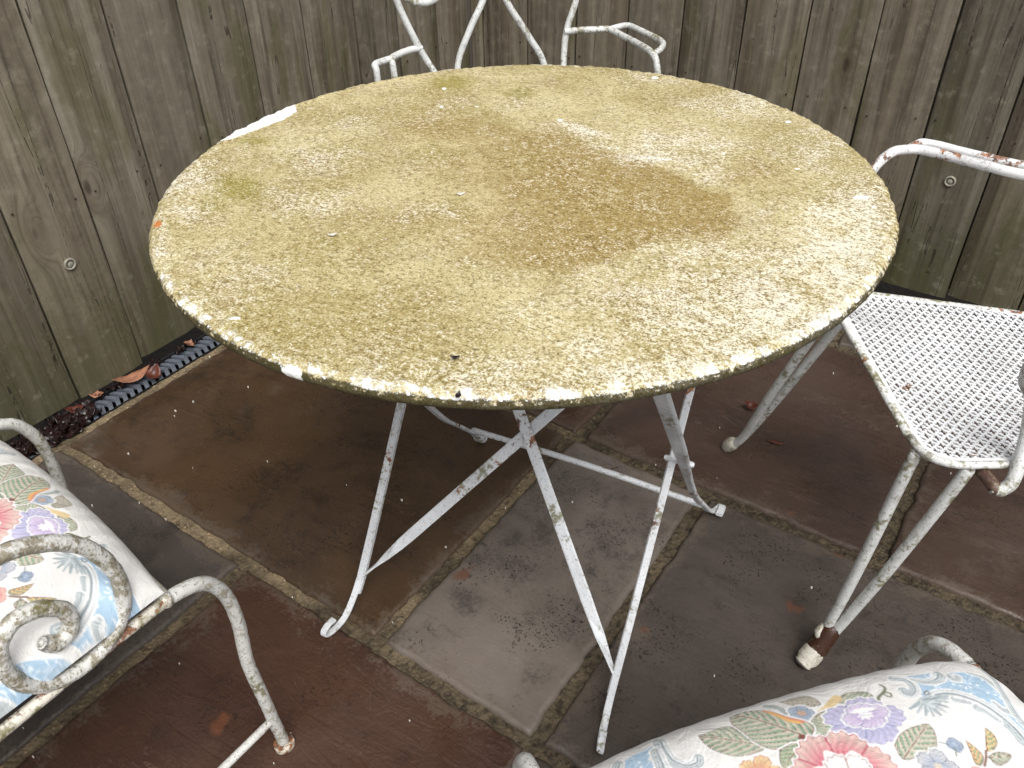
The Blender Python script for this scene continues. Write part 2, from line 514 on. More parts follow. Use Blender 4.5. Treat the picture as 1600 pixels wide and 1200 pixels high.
hd.add(Vh, [(i * 16 + k, i * 16 + (k + 1) % 16, (i + 1) * 16 + (k + 1) % 16, (i + 1) * 16 + k) for i in range(3) for k in range(16)])
hs = hd.build('bolt_head', M['steel'], None, True); head_me = hs.data; bpy.data.objects.remove(hs)
nl_ = MB(); nl_.add([(.0022 * cos(2 * pi * k / 8), -.0008, .0022 * sin(2 * pi * k / 8)) for k in range(8)] + [(.0022 * cos(2 * pi * k / 8), .002, .0022 * sin(2 * pi * k / 8)) for k in range(8)],
        [tuple(range(8))] + [(k, (k + 1) % 8, 8 + (k + 1) % 8, 8 + k) for k in range(8)])
nlo = nl_.build('nail', M['nail']); nail_me = nlo.data; bpy.data.objects.remove(nlo)

def fence(name, origin, rz, seams, label, bolts, z0):
    """boards in local XZ, front face towards -Y, x = distance along the fence"""
    root = empty(name, origin, rz)
    tag(root, label, 'fence')
    for i in range(len(seams) - 1):
        a, b = seams[i] + .0024, seams[i + 1] - .0024
        w = b - a
        sd = i * 7.3 + rz * 11
        dep = random.uniform(-.0015, .0015)
        nz, nxn = 60, 6
        V, Fc = [], []
        zb = z0 + random.uniform(-.006, .008)
        cup = random.uniform(-.0012, .0018)
        for side in (0, 1):
            for j in range(nz + 1):
                z = zb + (FH - zb) * j / nz
                for k in range(nxn + 1):
                    t = k / nxn * 2 - 1
                    wob = .0020 * mn.noise(Vector((sd, z * 4, t * 3 // 1))) + .0005 * mn.noise(Vector((sd, z * 22, t)))
                    x = (w / 2) * t + wob * (abs(t) ** 6)
                    y = (-.0 if side == 0 else .018)
                    if side == 0:
                        y += dep + cup * (t * t) + (.0035 if abs(t) == 1 else 0)
                    V.append((x, y, z))
        n = (nz + 1) * (nxn + 1)
        for j in range(nz):
            for k in range(nxn):
                q = j * (nxn + 1) + k
                Fc.append((q, q + 1, q + nxn + 2, q + nxn + 1))
                Fc.append((n + q + 1, n + q, n + q + nxn + 1, n + q + nxn + 2))
            for k in (0, nxn):
                q = j * (nxn + 1) + k
                f = (q + nxn + 1, n + q + nxn + 1, n + q, q)
                Fc.append(f if k == 0 else f[::-1])
        for k in range(nxn):
            Fc.append((k + 1, k, n + k, n + k + 1))
            q = nz * (nxn + 1) + k
            Fc.append((q, q + 1, n + q + 1, n + q))
        o = mesh_obj('board', V, Fc, M['wood'], root, False)
        o.location = ((a + b) / 2, 0, 0)
        for zz in (.425, 1.35):
            for sx in (-.36, .36):
                nn = link(bpy.data.objects.new('nail', nail_me), o)
                nn.location = (sx * w + random.uniform(-.01, .01), dep - .0002, zz + random.uniform(-.012, .012))
        for bx, bz in bolts:
            if a < bx < b:
                wo = link(bpy.data.objects.new('washer', bolt_me), o)
                wo.location = (bx - (a + b) / 2, dep - .0005, bz)
                ho = link(bpy.data.objects.new('bolt_head', head_me), o)
                ho.location = (bx - (a + b) / 2, dep - .0005, bz)
        # cover strip behind the gap to the next board
        if i:
            s = MB().box((seams[i] - .02, .0270, z0 + .01), (seams[i] + .02, .036, FH - .02)).build('cover_strip', M['wood'], root)
    for zz in (.30, 1.35):
        MB().box((seams[0], .0365, zz - .045), (seams[-1], .08, zz + .045)).build('rail', M['wood'], root)
    return root

# left fence: along +Y at x=-1.56 ; local x = world y, local -y faces +X
ly = [-.98 + .158 * k for k in range(10)] + [.622, .78, .932, 1.09, 1.253, 1.413, 1.582, 1.735, 1.899, 2.045]
ly = [v for v in ly if v < .6] + ly[10:]
fence('board_fence', (-1.56, 0, 0), radians(90), ly, 'weathered plank fence on the left, above the drain with chevron grating',
      [(.702, .300), (1.33 - 2.0, .30)], .012)
bx_ = [-1.552, -1.507, -1.353, -1.197, -1.045, -.893, -.738, -.586, -.433, -.280, -.126] + [-.126 + .1535 * k for k in range(1, 13)]
fence('board_fence', (0, 2.03, 0), 0, bx_, 'weathered plank fence across the back, behind the table and chairs',
      [(-.1985, .305), (.72, .305)], .02)

# ------------------------------------------------------------------ drain along the left fence
dr = empty('drain_channel', (-1.5225, .6, -.004))
tag(dr, 'narrow black drain with grey chevron grating along the left fence', 'drain')
b = MB()
y0, y1 = -1.6, 1.42
b.box((-.034, y0, -.05), (-.030, y1, -.001)); b.box((.030, y0, -.05), (.034, y1, -.001)); b.box((-.030, y0, -.05), (.030, y1, -.045))
b.build('channel', M['black_plastic'], dr)
cv = MB()
for s in (-1, 1):
    # one arm of a chevron bar
    x0_, x1_ = (0, .0285 * s)
    ya, yb = (.0, -.013)
    v = [(x0_, ya, 0), (x0_, ya + .0105, 0), (x1_, yb + .0105, 0), (x1_, yb, 0)]
    v += [(x, y, -.008) for x, y, z in v]
    f = [(0, 1, 2, 3), (7, 6, 5, 4), (0, 4, 5, 1), (1, 5, 6, 2), (2, 6, 7, 3), (3, 7, 4, 0)]
    if s == 1: f = [q[::-1] for q in f]
    cv.add(v, f)
cs = cv.build('chevron_bar', M['grate']); cme = cs.data; bpy.data.objects.remove(cs)
yy = -.62
while yy < 1.36:
    o = link(bpy.data.objects.new('chevron_bar', cme), dr)
    o.location = (0, yy, -.005 + random.uniform(-.0008, .0008))
    yy += .0182
gb = MB(); gb.box((-.0300, -.64, -.016), (-.0272, 1.39, -.0045)); gb.box((.0272, -.64, -.016), (.0300, 1.39, -.0045))
gb.build('grating_edge', M['black_plastic'], dr)

# ------------------------------------------------------------------ the round table
TC = Vector((-.5152, .7584, .7157)); TR = .411
TX, TY = .00731, .01176                                  # it stands slightly askew
def tz(x, y): return TC.z + TX * (x - TC.x) + TY * (y - TC.y)
def attop(px, py):
    d = ray(px, py)
    # plane z = tz(x,y)
    n = Vector((-TX, -TY, 1)); p = Vector((0, 0, H))
    t = (TC - p).dot(n) / d.dot(n)
    q = p + d * t
    return q.x - TC.x, q.y - TC.y

def mat_tabletop():
    t = NT('grimy_tabletop')
    A = t.rgb(t.attr('stain')); wh, gr, br = A[0], A[1], A[2]
    B = t.rgb(t.attr('wear')); ru, ed, pw = B[0], B[1], B[2]
    v = t.coord('Object'); va = t.coord('Object', (1.0, 1.3, 1.0))
    n1 = t.noise(v, 7, 5, .62, .5); n2 = t.noise(va, 34, 5, .68); n3 = t.noise(va, 150, 4, .75); n4 = t.noise(v, 440, 3, .75)
    n5 = t.noise(v, 17, 5, .68, .6)
    sp = t.math('ADD', t.math('MULTIPLY', n3, .55), t.math('MULTIPLY', n4, .45))
    c = t.mix(t.step(n1, .36, .64), srgb(168, 153, 100), srgb(202, 189, 144))
    c = t.mix(t.math('MULTIPLY', t.step(n5, .48, .64), .5), c, srgb(172, 153, 114))
    # brown stain
    bm = t.math('MULTIPLY', t.step(t.math('ADD', br, t.math('ADD', t.math('MULTIPLY', t.math('SUBTRACT', n5, .5), .7), t.math('MULTIPLY', t.math('SUBTRACT', n2, .5), .5))), .12, .70), .85)
    c = t.mix(bm, c, srgb(154, 131, 74))
    # algae
    gm = t.step(t.math('ADD', gr, t.math('MULTIPLY', t.math('SUBTRACT', t.math('ADD', n2, n5), 1.0), .8)), .08, .85)
    c = t.mix(t.math('MULTIPLY', gm, .80), c, srgb(146, 135, 54))
    # thin grime over white paint
    gn = t.math('ADD', t.math('MULTIPLY', t.math('SUBTRACT', n3, .5), 1.6), t.math('MULTIPLY', t.math('SUBTRACT', n4, .5), 2.2))
    wn_ = t.math('ADD', wh, t.math('ADD', t.math('MULTIPLY', t.math('SUBTRACT', t.math('ADD', n2, n5), 1.0), 1.3), t.math('MULTIPLY', gn, -1.45)))
    wm = t.step(wn_, .16, .98)
    c = t.mix(t.math('MULTIPLY', wm, .90), c, srgb(236, 230, 212))
    # speckle of dirt and of bare paint
    c = t.mix(t.math('MULTIPLY', t.step(gn, .02, .34), t.math('SUBTRACT', .74, t.math('MULTIPLY', wm, .34))), c, srgb(106, 86, 42))
    c = t.mix(t.math('MULTIPLY', t.step(t.noise(va, 200, 2, .6), .60, .65), .45), c, srgb(82, 66, 34))
    lt = t.math('ADD', gn, t.math('MULTIPLY', t.math('SUBTRACT', t.math('ADD', n2, n1), 1.0), .9))
    c = t.mix(t.math('MULTIPLY', t.math('SUBTRACT', 1, t.step(lt, -.50, -.10)), .36), c, srgb(238, 230, 204))
    # crust of flaking paint and moss towards the rolled edge
    en = t.math('ADD', ed, t.math('MULTIPLY', t.math('SUBTRACT', t.noise(v, 46, 5, .7), .5), 1.1))
    c = t.mix(t.math('MULTIPLY', t.step(t.math('ADD', en, t.math('MULTIPLY', t.math('SUBTRACT', n3, .5), 1.4)), .60, .84), .9), c, srgb(52, 46, 20))
    # bare white paint
    pm = t.step(t.math('ADD', pw, t.math('MULTIPLY', t.math('SUBTRACT', t.math('ADD', n2, n3), 1.0), .85)), .40, .56)
    c = t.mix(pm, c, srgb(248, 247, 242))
    # rust
    rm = t.step(t.math('ADD', ru, t.math('MULTIPLY', t.math('SUBTRACT', t.math('ADD', n3, n2), 1.0), .8)), .42, .66)
    c = t.mix(t.math('MULTIPLY', rm, .9), c, t.ramp(n2, [(.3, srgb(92, 48, 20)), (.6, srgb(196, 112, 44))]))
    h = t.math('ADD', t.math('MULTIPLY', gn, -.35), t.math('ADD', t.math('MULTIPLY', n2, .5), t.math('MULTIPLY', pm, .25)))
    return t.out(c, t.math('ADD', .62, t.math('MULTIPLY', n3, .2)), t.bump(h, .5, .003), .25)
M['tabletop'] = mat_tabletop()

table = empty('garden_table', (TC.x, TC.y, 0))
tag(table, 'round metal garden table with mould-stained top and folding white legs', 'table')

NS, NR = 900, 150
prof = [(TR * (k / NR) * .968, 0.0) for k in range(1, NR + 1)]
prof += [(.4015, -.0004), (.4060, -.0016), (.4092, -.0036), (.4108, -.0064), (.4110, -.0092), (.4100, -.0122), (.4072, -.0146), (.4030, -.0154), (.3985, -.0148), (.3950, -.0130), (.3930, -.0080), (.38, -.0045), (.05, -.0045)]
PR = np.array(prof)
ang = np.arange(NS) * 2 * pi / NS
rr = PR[:, 0][:, None] * np.ones(NS)[None]; zz = PR[:, 1][:, None] * np.ones(NS)[None]
# dented, crusty rolled edge
dent = np.array([.0016 * mn.noise(Vector((cos(a) * 2.2, sin(a) * 2.2, 3))) + .0008 * mn.noise(Vector((cos(a) * 9, sin(a) * 9, 8))) for a in ang])
edge = np.clip((rr - .36) / .05, 0, 1) ** 2
rr = rr + dent[None] * edge
crust = np.zeros_like(rr)
for i in range(NR - 6, len(prof) - 3):
    for k in range(NS):
        a = ang[k]
        crust[i, k] = .0016 * mn.noise(Vector((cos(a) * 30, sin(a) * 30, zz[i, k] * 80))) + .0012 * mn.noise(Vector((cos(a) * 85, sin(a) * 85, zz[i, k] * 200)))
rr = rr + crust * .8; zz = zz + crust * .7 * (np.arange(len(prof))[:, None] < NR + 9)
X, Y = rr * np.cos(ang)[None], rr * np.sin(ang)[None]
ZZ = TC.z + TX * X + TY * Y + zz
ZZ = ZZ + 0.0012 * np.sin(X * 7 + 1) * np.cos(Y * 6) * (rr < .395)
V = np.concatenate([[[0, 0, TC.z]], np.stack([X, Y, ZZ], -1).reshape(-1, 3)])
NRING = len(prof)
Fc = [(0, 1 + k, 1 + (k + 1) % NS) for k in range(NS)]
for i in range(NRING - 1):
    o0 = 1 + i * NS; o1 = o0 + NS
    Fc += [(o0 + k, o1 + k, o1 + (k + 1) % NS, o0 + (k + 1) % NS) for k in range(NS)]
Fc.append(tuple(1 + (NRING - 1) * NS + k for k in range(NS)))
top = mesh_obj('tabletop', V.tolist(), Fc, M['tabletop'], table, True)

# stains: blobs given where the photograph shows them (photo pixel -> point on the table plane)
def blob(lst, hard=1.0):
    out = np.zeros(len(V))
    for px, py, rx, ry, amt in lst:
        cx, cy = attop(px, py)
        ex = np.array(attop(px + rx, py)) - (cx, cy); ey = np.array(attop(px, py + ry)) - (cx, cy)
        Mx = np.linalg.inv(np.array([ex, ey]).T)
        q = (V[:, :2] - (cx, cy)) @ Mx.T
        d = np.hypot(q[:, 0], q[:, 1])
        out = np.maximum(out, amt * np.clip(1.5 - d * hard, 0, 1)) if hard > 1.5 else np.maximum(out, amt * np.exp(-d * d * .9))
    return out
def inpoly(pts, soft):
    P = np.array([attop(*p) for p in pts])
    x, y = V[:, 0], V[:, 1]
    ins = np.zeros(len(V), bool); dmin = np.full(len(V), 9.0)
    for (x1, y1), (x2, y2) in zip(P, np.roll(P, -1, 0)):
        c = ((y1 > y) != (y2 > y)) & (x < (x2 - x1) * (y - y1) / (y2 - y1 + 1e-12) + x1)
        ins ^= c
        dx, dy = x2 - x1, y2 - y1
        t = np.clip(((x - x1) * dx + (y - y1) * dy) / (dx * dx + dy * dy), 0, 1)
        dmin = np.minimum(dmin, np.hypot(x - x1 - t * dx, y - y1 - t * dy))
    sdv = np.where(ins, dmin, -dmin)
    return np.clip(.5 + sdv / soft, 0, 1)
white = blob([(1190, 490, 230, 90, .70), (1320, 370, 90, 120, .72), (1060, 590, 280, 50, .60), (830, 500, 60, 30, .36), (1180, 165, 90, 26, .5), (1010, 225, 130, 22, .45), (290, 280, 45, 70, .5),
              (490, 240, 70, 22, .38), (490, 320, 70, 22, .36), (560, 190, 50, 18, .28), (960, 420, 90, 20, .3), (1090, 400, 120, 25, .42), (760, 580, 200, 40, .42), (300, 480, 60, 30, .3), (700, 330, 60, 14, .3), (1010, 120, 60, 12, .3), (1280, 230, 80, 40, .4), (380, 430, 70, 40, .22), (930, 540, 70, 30, .5), (1240, 420, 120, 60, .5), (255, 380, 14, 60, .6)])
green = blob([(372, 292, 40, 22, .95), (335, 320, 34, 20, .6), (400, 219, 34, 8, .8), (705, 128, 40, 13, .9), (812, 145, 30, 10, .75), (715, 312, 24, 8, .55), (1040, 484, 18, 6, .5), (1150, 484, 14, 5, .5), (520, 430, 210, 110, .30), (690, 235, 70, 26, .36),
              (400, 520, 150, 60, .3), (560, 560, 120, 40, .25), (260, 420, 30, 50, .3), (540, 380, 60, 30, .34), (680, 420, 160, 70, .22), (430, 540, 60, 20, .3), (780, 460, 120, 40, .18)])
brown = np.maximum(inpoly([(640, 260), (760, 190), (900, 215), (1040, 262), (1112, 300), (1148, 300), (1150, 345), (1138, 375), (1040, 372), (960, 408), (880, 432), (760, 415), (640, 380), (560, 320)], .022) * .70 * np.clip(((V[:, 0] * .82 + V[:, 1] * .57) / TR + .55) / .75, .15, 1),
                   blob([(860, 310, 180, 60, .5), (700, 205, 120, 30, .5), (560, 330, 90, 40, .3), (880, 130, 160, 20, .26), (1190, 270, 70, 40, .4), (1230, 320, 50, 30, .25), (1010, 480, 130, 24, .0)]))
light = inpoly([(1000, 222), (1146, 222), (1140, 250), (1105, 290), (1090, 286), (1118, 246), (1085, 262), (1000, 262), (920, 245), (880, 190), (930, 200)], .03)
white = np.maximum(white, light * .50)
paint = np.maximum.reduce([inpoly([(330, 222), (372, 188), (420, 168), (460, 150), (462, 172), (446, 184), (405, 200), (362, 216)], .012) * 1.0,
    blob([(450, 574, 36, 11, .85), (400, 566, 30, 10, .55), (488, 575, 14, 8, .6), (366, 497, 20, 6, .62), (1023, 121, 10, 3.5, .8), (1232, 190, 9, 4, .7), (1245, 264, 12, 3, .5), (1228, 260, 6, 8, .45), (1346, 308, 24, 5, .62), (1366, 322, 10, 5, .6),
          (694, 138, 6, 3, .8), (690, 166, 6, 4, .6), (724, 167, 6, 3, .55), (745, 166, 8, 3, .5), (960, 232, 30, 5, .5), (1040, 250, 30, 4, .48), (875, 188, 10, 4, .5), (1130, 240, 8, 22, .42), (1010, 247, 50, 6, .42), (605, 305, 20, 4, .3), (355, 540, 26, 8, .4)], 1.6)])
# along the rolled edge: bare paint in patches, moss below
RRv = np.hypot(V[:, 0], V[:, 1]); AA = np.arctan2(V[:, 1], V[:, 0])
ring_i = np.concatenate([[0], np.repeat(np.arange(NRING), NS)])
near_side = np.clip(.5 - .9 * (V[:, 0] * -FW.x + V[:, 1] * -FW.y) / -TR, 0, 1)      # 1 at the edge nearest the chairs
camdir = np.array([.57, -.82])
nearness = (V[:, :2] @ camdir) / TR
rimband = np.clip((RRv - .395) / .008, 0, 1)
paint = np.maximum(paint, rimband * np.where(ring_i < NR + 3, .40, .08) * np.clip(.75 - .35 * nearness, .5, 1.1))
paint = np.maximum(paint, rimband * np.exp(-((nearness - (-.15)) / .25) ** 2) * .15)
paint = np.maximum(paint, np.clip((RRv - .389) / .012, 0, 1) * .415 * np.clip(nearness * 1.6 + .1, 0, 1) * (ring_i < NR + 3))
edge_m = np.where(ring_i >= NR + 4, 1.15, np.where(ring_i >= NR + 2, .86, np.where(ring_i >= NR, .30, 0.0))) * np.clip(.35 + .9 * nearness, .12, 1)
edge_m = np.maximum(edge_m, np.clip((RRv - .385) / .03, 0, 1) * .22)
rust = np.maximum(blob([(246, 349, 9, 7, .85), (1385, 408, 8, 7, .7), (1372, 424, 6, 6, .6), (1300, 212, 14, 5, .5), (318, 250, 14, 9, .35), (730, 640, 70, 8, .42), (560, 390, 14, 5, .42), (545, 385, 10, 4, .4), (400, 577, 6, 5, .5), (1020, 610, 30, 10, .35), (1160, 590, 12, 6, .5), (860, 642, 24, 6, .4), (1160, 105, 12, 4, .4)], 1.0), 0)
chip = 0
me = top.data
for nm, arr in (('stain', (white, green, brown)), ('wear', (rust, edge_m, paint))):
    at_ = me.color_attributes.new(nm, 'FLOAT_COLOR', 'POINT')
    dat = np.ones((len(V), 4), np.float32)
    for k in range(3): dat[:, k] = arr[k]
    at_.data.foreach_set('color', dat.ravel())

M['leg_paint'] = mat_paint('table_leg_paint', (.75, .77, .79), rust=.32, algae=.36, grime=.12, bump=.3)
TH = radians(9.5)
TU = Vector((cos(TH), sin(TH), 0)); TV = Vector((-sin(TH), cos(TH), 0)); T0 = Vector((-.512, .770, 0))
def tl(u, v, z): return T0 + TU * u + TV * v + Vector((0, 0, z)) - Vector((TC.x, TC.y, 0))
TWX = TU; TUP = (TV * 1.0 + Vector((0, 0, 1.42))).normalized(); TNR = TU.cross(TUP)
# near legs (feet towards the chairs, heads at the far side)
for s, u0 in ((-1, -.225), (1, .209)):
    pts = [(u0 + .008 * s, -.228, .0215), (u0 + .010 * s, -.240, .0225), (u0 + .012 * s, -.250, .017), (u0 + .012 * s, -.252, .0095), (u0 + .010 * s, -.244, .0040), (u0 + .006 * s, -.228, .0030), (u0 + .003 * s, -.208, .0070), (u0 + .001 * s, -.188, .022), (u0, -.168, .042), (u0, -.154, .058)]
    pts = spline([tl(*p) for p in pts], 4) + [tl(u0, v, .274 + 1.42 * v) for v in (-.10, -.02, .06, .14, .22, .290)]
    wd = [TU] * len(pts)
    a, bq = ribbon_data(pts, wd, [.0105] * len(pts), .0050)
    w2 = [TU * s] * len(pts)
    mb = MB().add(a, bq)
    # the second flange of the angle iron
    k0 = 30
    up = [p + TNR * -.0050 + TU * (-s * .0052) for p in pts[k0:]]
    a, bq = ribbon_data(up, [TNR] * len(up), .009, .0028)
    mb.add(a, bq)
    mb.build('leg', M['leg_paint'], table)
# far legs (feet towards the fence, heads at the near side)
for s, P_ in ((-1, [(-.222, .255, .0145), (-.222, .272, .0115), (-.221, .276, .0060), (-.219, .266, .0035), (-.217, .246, .020), (-.216, .227, .052), (-.215, .169, .118), (-.212, .110, .184), (-.209, .010, .326), (-.208, -.10, .488), (-.208, -.250, .694)]),
               (1, [(.262, .250, .0130), (.262, .272, .0110), (.259, .277, .0062), (.252, .266, .0035), (.243, .246, .020), (.236, .215, .060), (.229, .160, .128), (.226, .100, .212), (.226, .014, .332), (.225, -.10, .490), (.224, -.250, .694)])):
    pts = spline([tl(*p) for p in P_], 5)
    n = len(pts)
    wd = [TU] * n
    ww = [(.0130 if i < n * .70 else .0130 + .007 * min(1, (i - n * .70) / 6)) if s == 1 else .0160 for i in range(n)]
    a, bq = ribbon_data(pts, wd, ww, .0065)
    MB().add(a, bq).build('leg', M['leg_paint'], table)
# crossing flat braces in the plane of the near legs, twisted where they meet the legs
for s, A_, B_, off in ((1, (-.221, -.156, .052), (.203, .187, .540), -.0035), (-1, (.205, -.156, .052), (-.219, .187, .540), .0035)):
    A3, B3 = tl(*A_), tl(*B_)
    n = 26; pts, wd = [], []
    d = (B3 - A3).normalized(); side = d.cross(TNR).normalized()
    for i in range(n + 1):
        t = i / n
        k = max(0.0, 1 - t / .13); k2 = max(0.0, 1 - (1 - t) / .08)
        k = max(k, k2); k = k * k * (3 - 2 * k)
        sag = .006 * sin(pi * min(1, t / .2)) * 0
        pts.append(A3.lerp(B3, t) + TNR * (off * (1 - k)) + side * sag)
        wd.append(side * cos(k * pi / 2) + TNR * sin(k * pi / 2) * s)
    a, bq = ribbon_data(pts, wd, [.0178 - .006 * max(0, 1 - t / 4) for t in range(n + 1)], .0032)
    MB().add(a, bq).build('brace', M['leg_paint'], table)
tube('stretcher', [tl(-.213, .222, .066), tl(0.02, .200, .086), tl(.232, .212, .062)], .0055, M['leg_paint'], table, n=5, lump=.05)
tube('pivot_bolt', [tl(.200, .029, .315), tl(.236, .029, .315)], .0045, M['leg_paint'], table, n=2)
tube('pivot_bolt', [tl(-.233, .029, .315), tl(-.200, .029, .315)], .0045, M['leg_paint'], table, n=2)
for v_ in (-.252, .292):
    MB().add(*ribbon_data([tl(-.25, v_, .699 + TX * -.25 + TY * v_), tl(.25, v_, .699 + TX * .25 + TY * v_)], [TV, TV], .024, .004)).build('cross_bar', M['leg_paint'], table)

# ------------------------------------------------------------------ perforated wire chairs
M['chair_paint'] = mat_paint('wire_chair_paint', (.73, .74, .72), rust=.14, algae=.52, grime=.28, bump=.35)
M['seat_paint'] = mat_paint('seat_paint', (.90, .91, .92), rust=.12, algae=.0, grime=-.3, bump=.1)
M['edge_paint'] = mat_paint('seat_edge_paint', (.78, .78, .75), rust=.34, algae=.66, grime=.4, bump=.4)
M['arm_paint'] = mat_paint('arm_paint', (.78, .78, .77), rust=.44, algae=.15, grime=.25, bump=.3)
M['rust'] = mat_paint('bare_rust', srgb(96, 72, 64), rust=.2, algae=.0, grime=.5, bump=.5)
M['tape'] = mat_paint('rust_brown_sleeve', srgb(62, 36, 22), rust=.1, algae=0, grime=.3, bump=.5)
M['cap'] = mat_paint('ferrule_white', (.58, .55, .47), rust=.34, algae=.1, grime=.6, bump=.3)

def sheet_perforated(poly, z, a, b, parent, step=.00115):
    """thin pressed sheet with real plus- and dot-shaped holes, inside an outline"""
    P = np.array(poly)
    lo, hi = P.min(0), P.max(0)
    nx, ny = int((hi[0] - lo[0]) / step) + 1, int((hi[1] - lo[1]) / step) + 1
    gx = lo[0] + (np.arange(nx) + .5) * step; gy = lo[1] + (np.arange(ny) + .5) * step
    x, y = np.meshgrid(gx, gy)
    def sdist(x, y):
        ins = np.zeros(x.shape, bool); dm = np.full(x.shape, 9.)
        for (x1, y1), (x2, y2) in zip(P, np.roll(P, -1, 0)):
            ins ^= ((y1 > y) != (y2 > y)) & (x < (x2 - x1) * (y - y1) / (y2 - y1 + 1e-12) + x1)
            dx, dy = x2 - x1, y2 - y1
            t = np.clip(((x - x1) * dx + (y - y1) * dy) / (dx * dx + dy * dy), 0, 1)
            dm = np.minimum(dm, np.hypot(x - x1 - t * dx, y - y1 - t * dy))
        return np.where(ins, dm, -dm)
    sdv = sdist(x, y)
    Mi = np.linalg.inv(np.array([a, b]).T)
    la, lb = np.hypot(*a), np.hypot(*b)
    q0 = (x - lo[0]) * Mi[0, 0] + (y - lo[1]) * Mi[0, 1]; q1 = (x - lo[0]) * Mi[1, 0] + (y - lo[1]) * Mi[1, 1]
    f0, f1 = (q0 - np.round(q0)) * la, (q1 - np.round(q1)) * lb
    plus = ((abs(f0) < .0050) & (abs(f1) < .0015)) | ((abs(f1) < .0054) & (abs(f0) < .0015))
    h0, h1 = (q0 - np.floor(q0) - .5) * la, (q1 - np.floor(q1) - .5) * lb
    dd, ee = (h0 + h1) * .707, (h0 - h1) * .707
    dot = (dd / .0035) ** 2 + (ee / .0019) ** 2 < 1
    keep = (sdv > 0) & ~((plus | dot) & (sdv > .009))
    vi = -np.ones((ny + 1, nx + 1), int)
    jj, ii = np.nonzero(keep)
    used = np.zeros((ny + 1, nx + 1), bool)
    for dj, di in ((0, 0), (0, 1), (1, 1), (1, 0)): used[jj + dj, ii + di] = True
    uj, ui = np.nonzero(used)
    vi[uj, ui] = np.arange(len(uj))
    vx, vy = lo[0] + ui * step, lo[1] + uj * step
    sv = sdist(vx, vy)
    cen = P.mean(0)
    zz_ = z - .010 * np.clip(sv / .12, 0, 1) ** .7 - .004 * np.clip(1 - sv / .008, 0, 1) ** 2
    quads = np.stack([vi[jj, ii], vi[jj, ii + 1], vi[jj + 1, ii + 1], vi[jj + 1, ii]], 1)
    n = len(uj)
    verts = np.concatenate([np.stack([vx, vy, zz_], 1), np.stack([vx, vy, zz_ - .0014], 1)])
    faces = np.concatenate([quads, (quads + n)[:, ::-1]])
    me = bpy.data.meshes.new('seat')
    me.vertices.add(len(verts)); me.vertices.foreach_set('co', verts.astype(np.float32).ravel())
    me.loops.add(faces.size); me.loops.foreach_set('vertex_index', faces.astype(np.int32).ravel())
    me.polygons.add(len(faces))
    me.polygons.foreach_set('loop_start', np.arange(0, faces.size, 4, dtype=np.int32))
    me.polygons.foreach_set('loop_total', np.full(len(faces), 4, np.int32))
    me.update(calc_edges=True); me.validate()
    me.polygons.foreach_set('use_smooth', [True] * len(me.polygons))
    me.materials.append(M['seat_paint'])
    return link(bpy.data.objects.new('seat', me), parent)

def rounded(poly, radii, n=7):
    out = []
    L = len(poly)
    for i in range(L):
        p, a, c = Vector(poly[i]), Vector(poly[i - 1]), Vector(poly[(i + 1) % L])
        r = radii[i]
        p1 = p + (a - p).normalized() * r; p2 = p + (c - p).normalized() * r
        for k in range(n + 1):
            t = k / n
            out.append(tuple((p1 * (1 - t) ** 2 + p * 2 * t * (1 - t) + p2 * t * t)[:2]))
    return out

# chair to the right of the table
cr = empty('garden_armchair', (0, 0, 0))
tag(cr, 'white metal armchair with perforated seat and rusty arms, right of the table', 'chair')
SZ = .43
outl = rounded([(-.0127, .876), (.315, 1.104), (.150, 1.335), (-.244, 1.208)], [.052, .10, .10, .05])
sheet_perforated(outl, SZ, (.01173, .00482), (.00813, -.0122), cr)
ev = [Vector((x, y, SZ - .005)) for x, y in outl]
v_, f_ = tube_data(ev + [ev[0]], .0052, 8, lump=.10, ball=False)
mesh_obj('seat_rim', v_, f_, M['edge_paint'], cr, True)
# front legs: two rods each, meeting in one foot
foot = Vector((-.066, .860, 0)); j = Vector((-.051, .895, .052))
tube('leg_rod', [(-.028, .905, .418), (-.031, .903, .39), (-.044, .897, .20), j + Vector((-.006, 0, .002)), foot.lerp(j, .5) + Vector((-.004, 0, 0))], .0080, M['chair_paint'], cr, lump=.03)
tube('leg_rod', [(.030, .907, .418), (.024, .904, .385), (-.010, .900, .21), j + Vector((.007, .002, .004)), foot.lerp(j, .5) + Vector((.004, 0, 0))], .0080, M['chair_paint'], cr, lump=.03)
tube('leg_sleeve', [foot.lerp(j, .24), foot.lerp(j, .6), foot.lerp(j, 1.02)], .0162, M['tape'], cr, n=5, lump=.12, taper=(1.0, .92), sides=14)
tube('ferrule', [foot + Vector((0, 0, .011)), foot.lerp(j, .20) + Vector((0, 0, .006)), foot.lerp(j, .30) + Vector((0, 0, .002))], .0168, M['cap'], cr, n=3, lump=.04, sides=16)
tube('torn_sleeve_flap', [j + Vector((-.012, -.004, .004)), j + Vector((-.013, -.012, -.004)), j + Vector((-.006, -.016, -.012))], .0062, M['cap'], cr, n=4, lump=.25)
ff = at(1137, 702, 0); ff.z = 0
tube('leg_rod', [(-.222, 1.175, .418), (-.232, 1.177, .37), (-.285, 1.198, .20), ff + Vector((.030, -.012, .060)), ff + Vector((.008, -.004, .018))], .0080, M['chair_paint'], cr, lump=.03)
tube('leg_rod', [(-.190, 1.212, .418), (-.208, 1.210, .37), (-.270, 1.214, .20), ff + Vector((.034, -.004, .064)), ff + Vector((.010, 0, .018))], .0080, M['chair_paint'], cr, lump=.03)
tube('ferrule', [ff + Vector((0, 0, .010)), ff + Vector((.008, -.003, .022))], .0135, M['cap'], cr, n=3, sides=14)
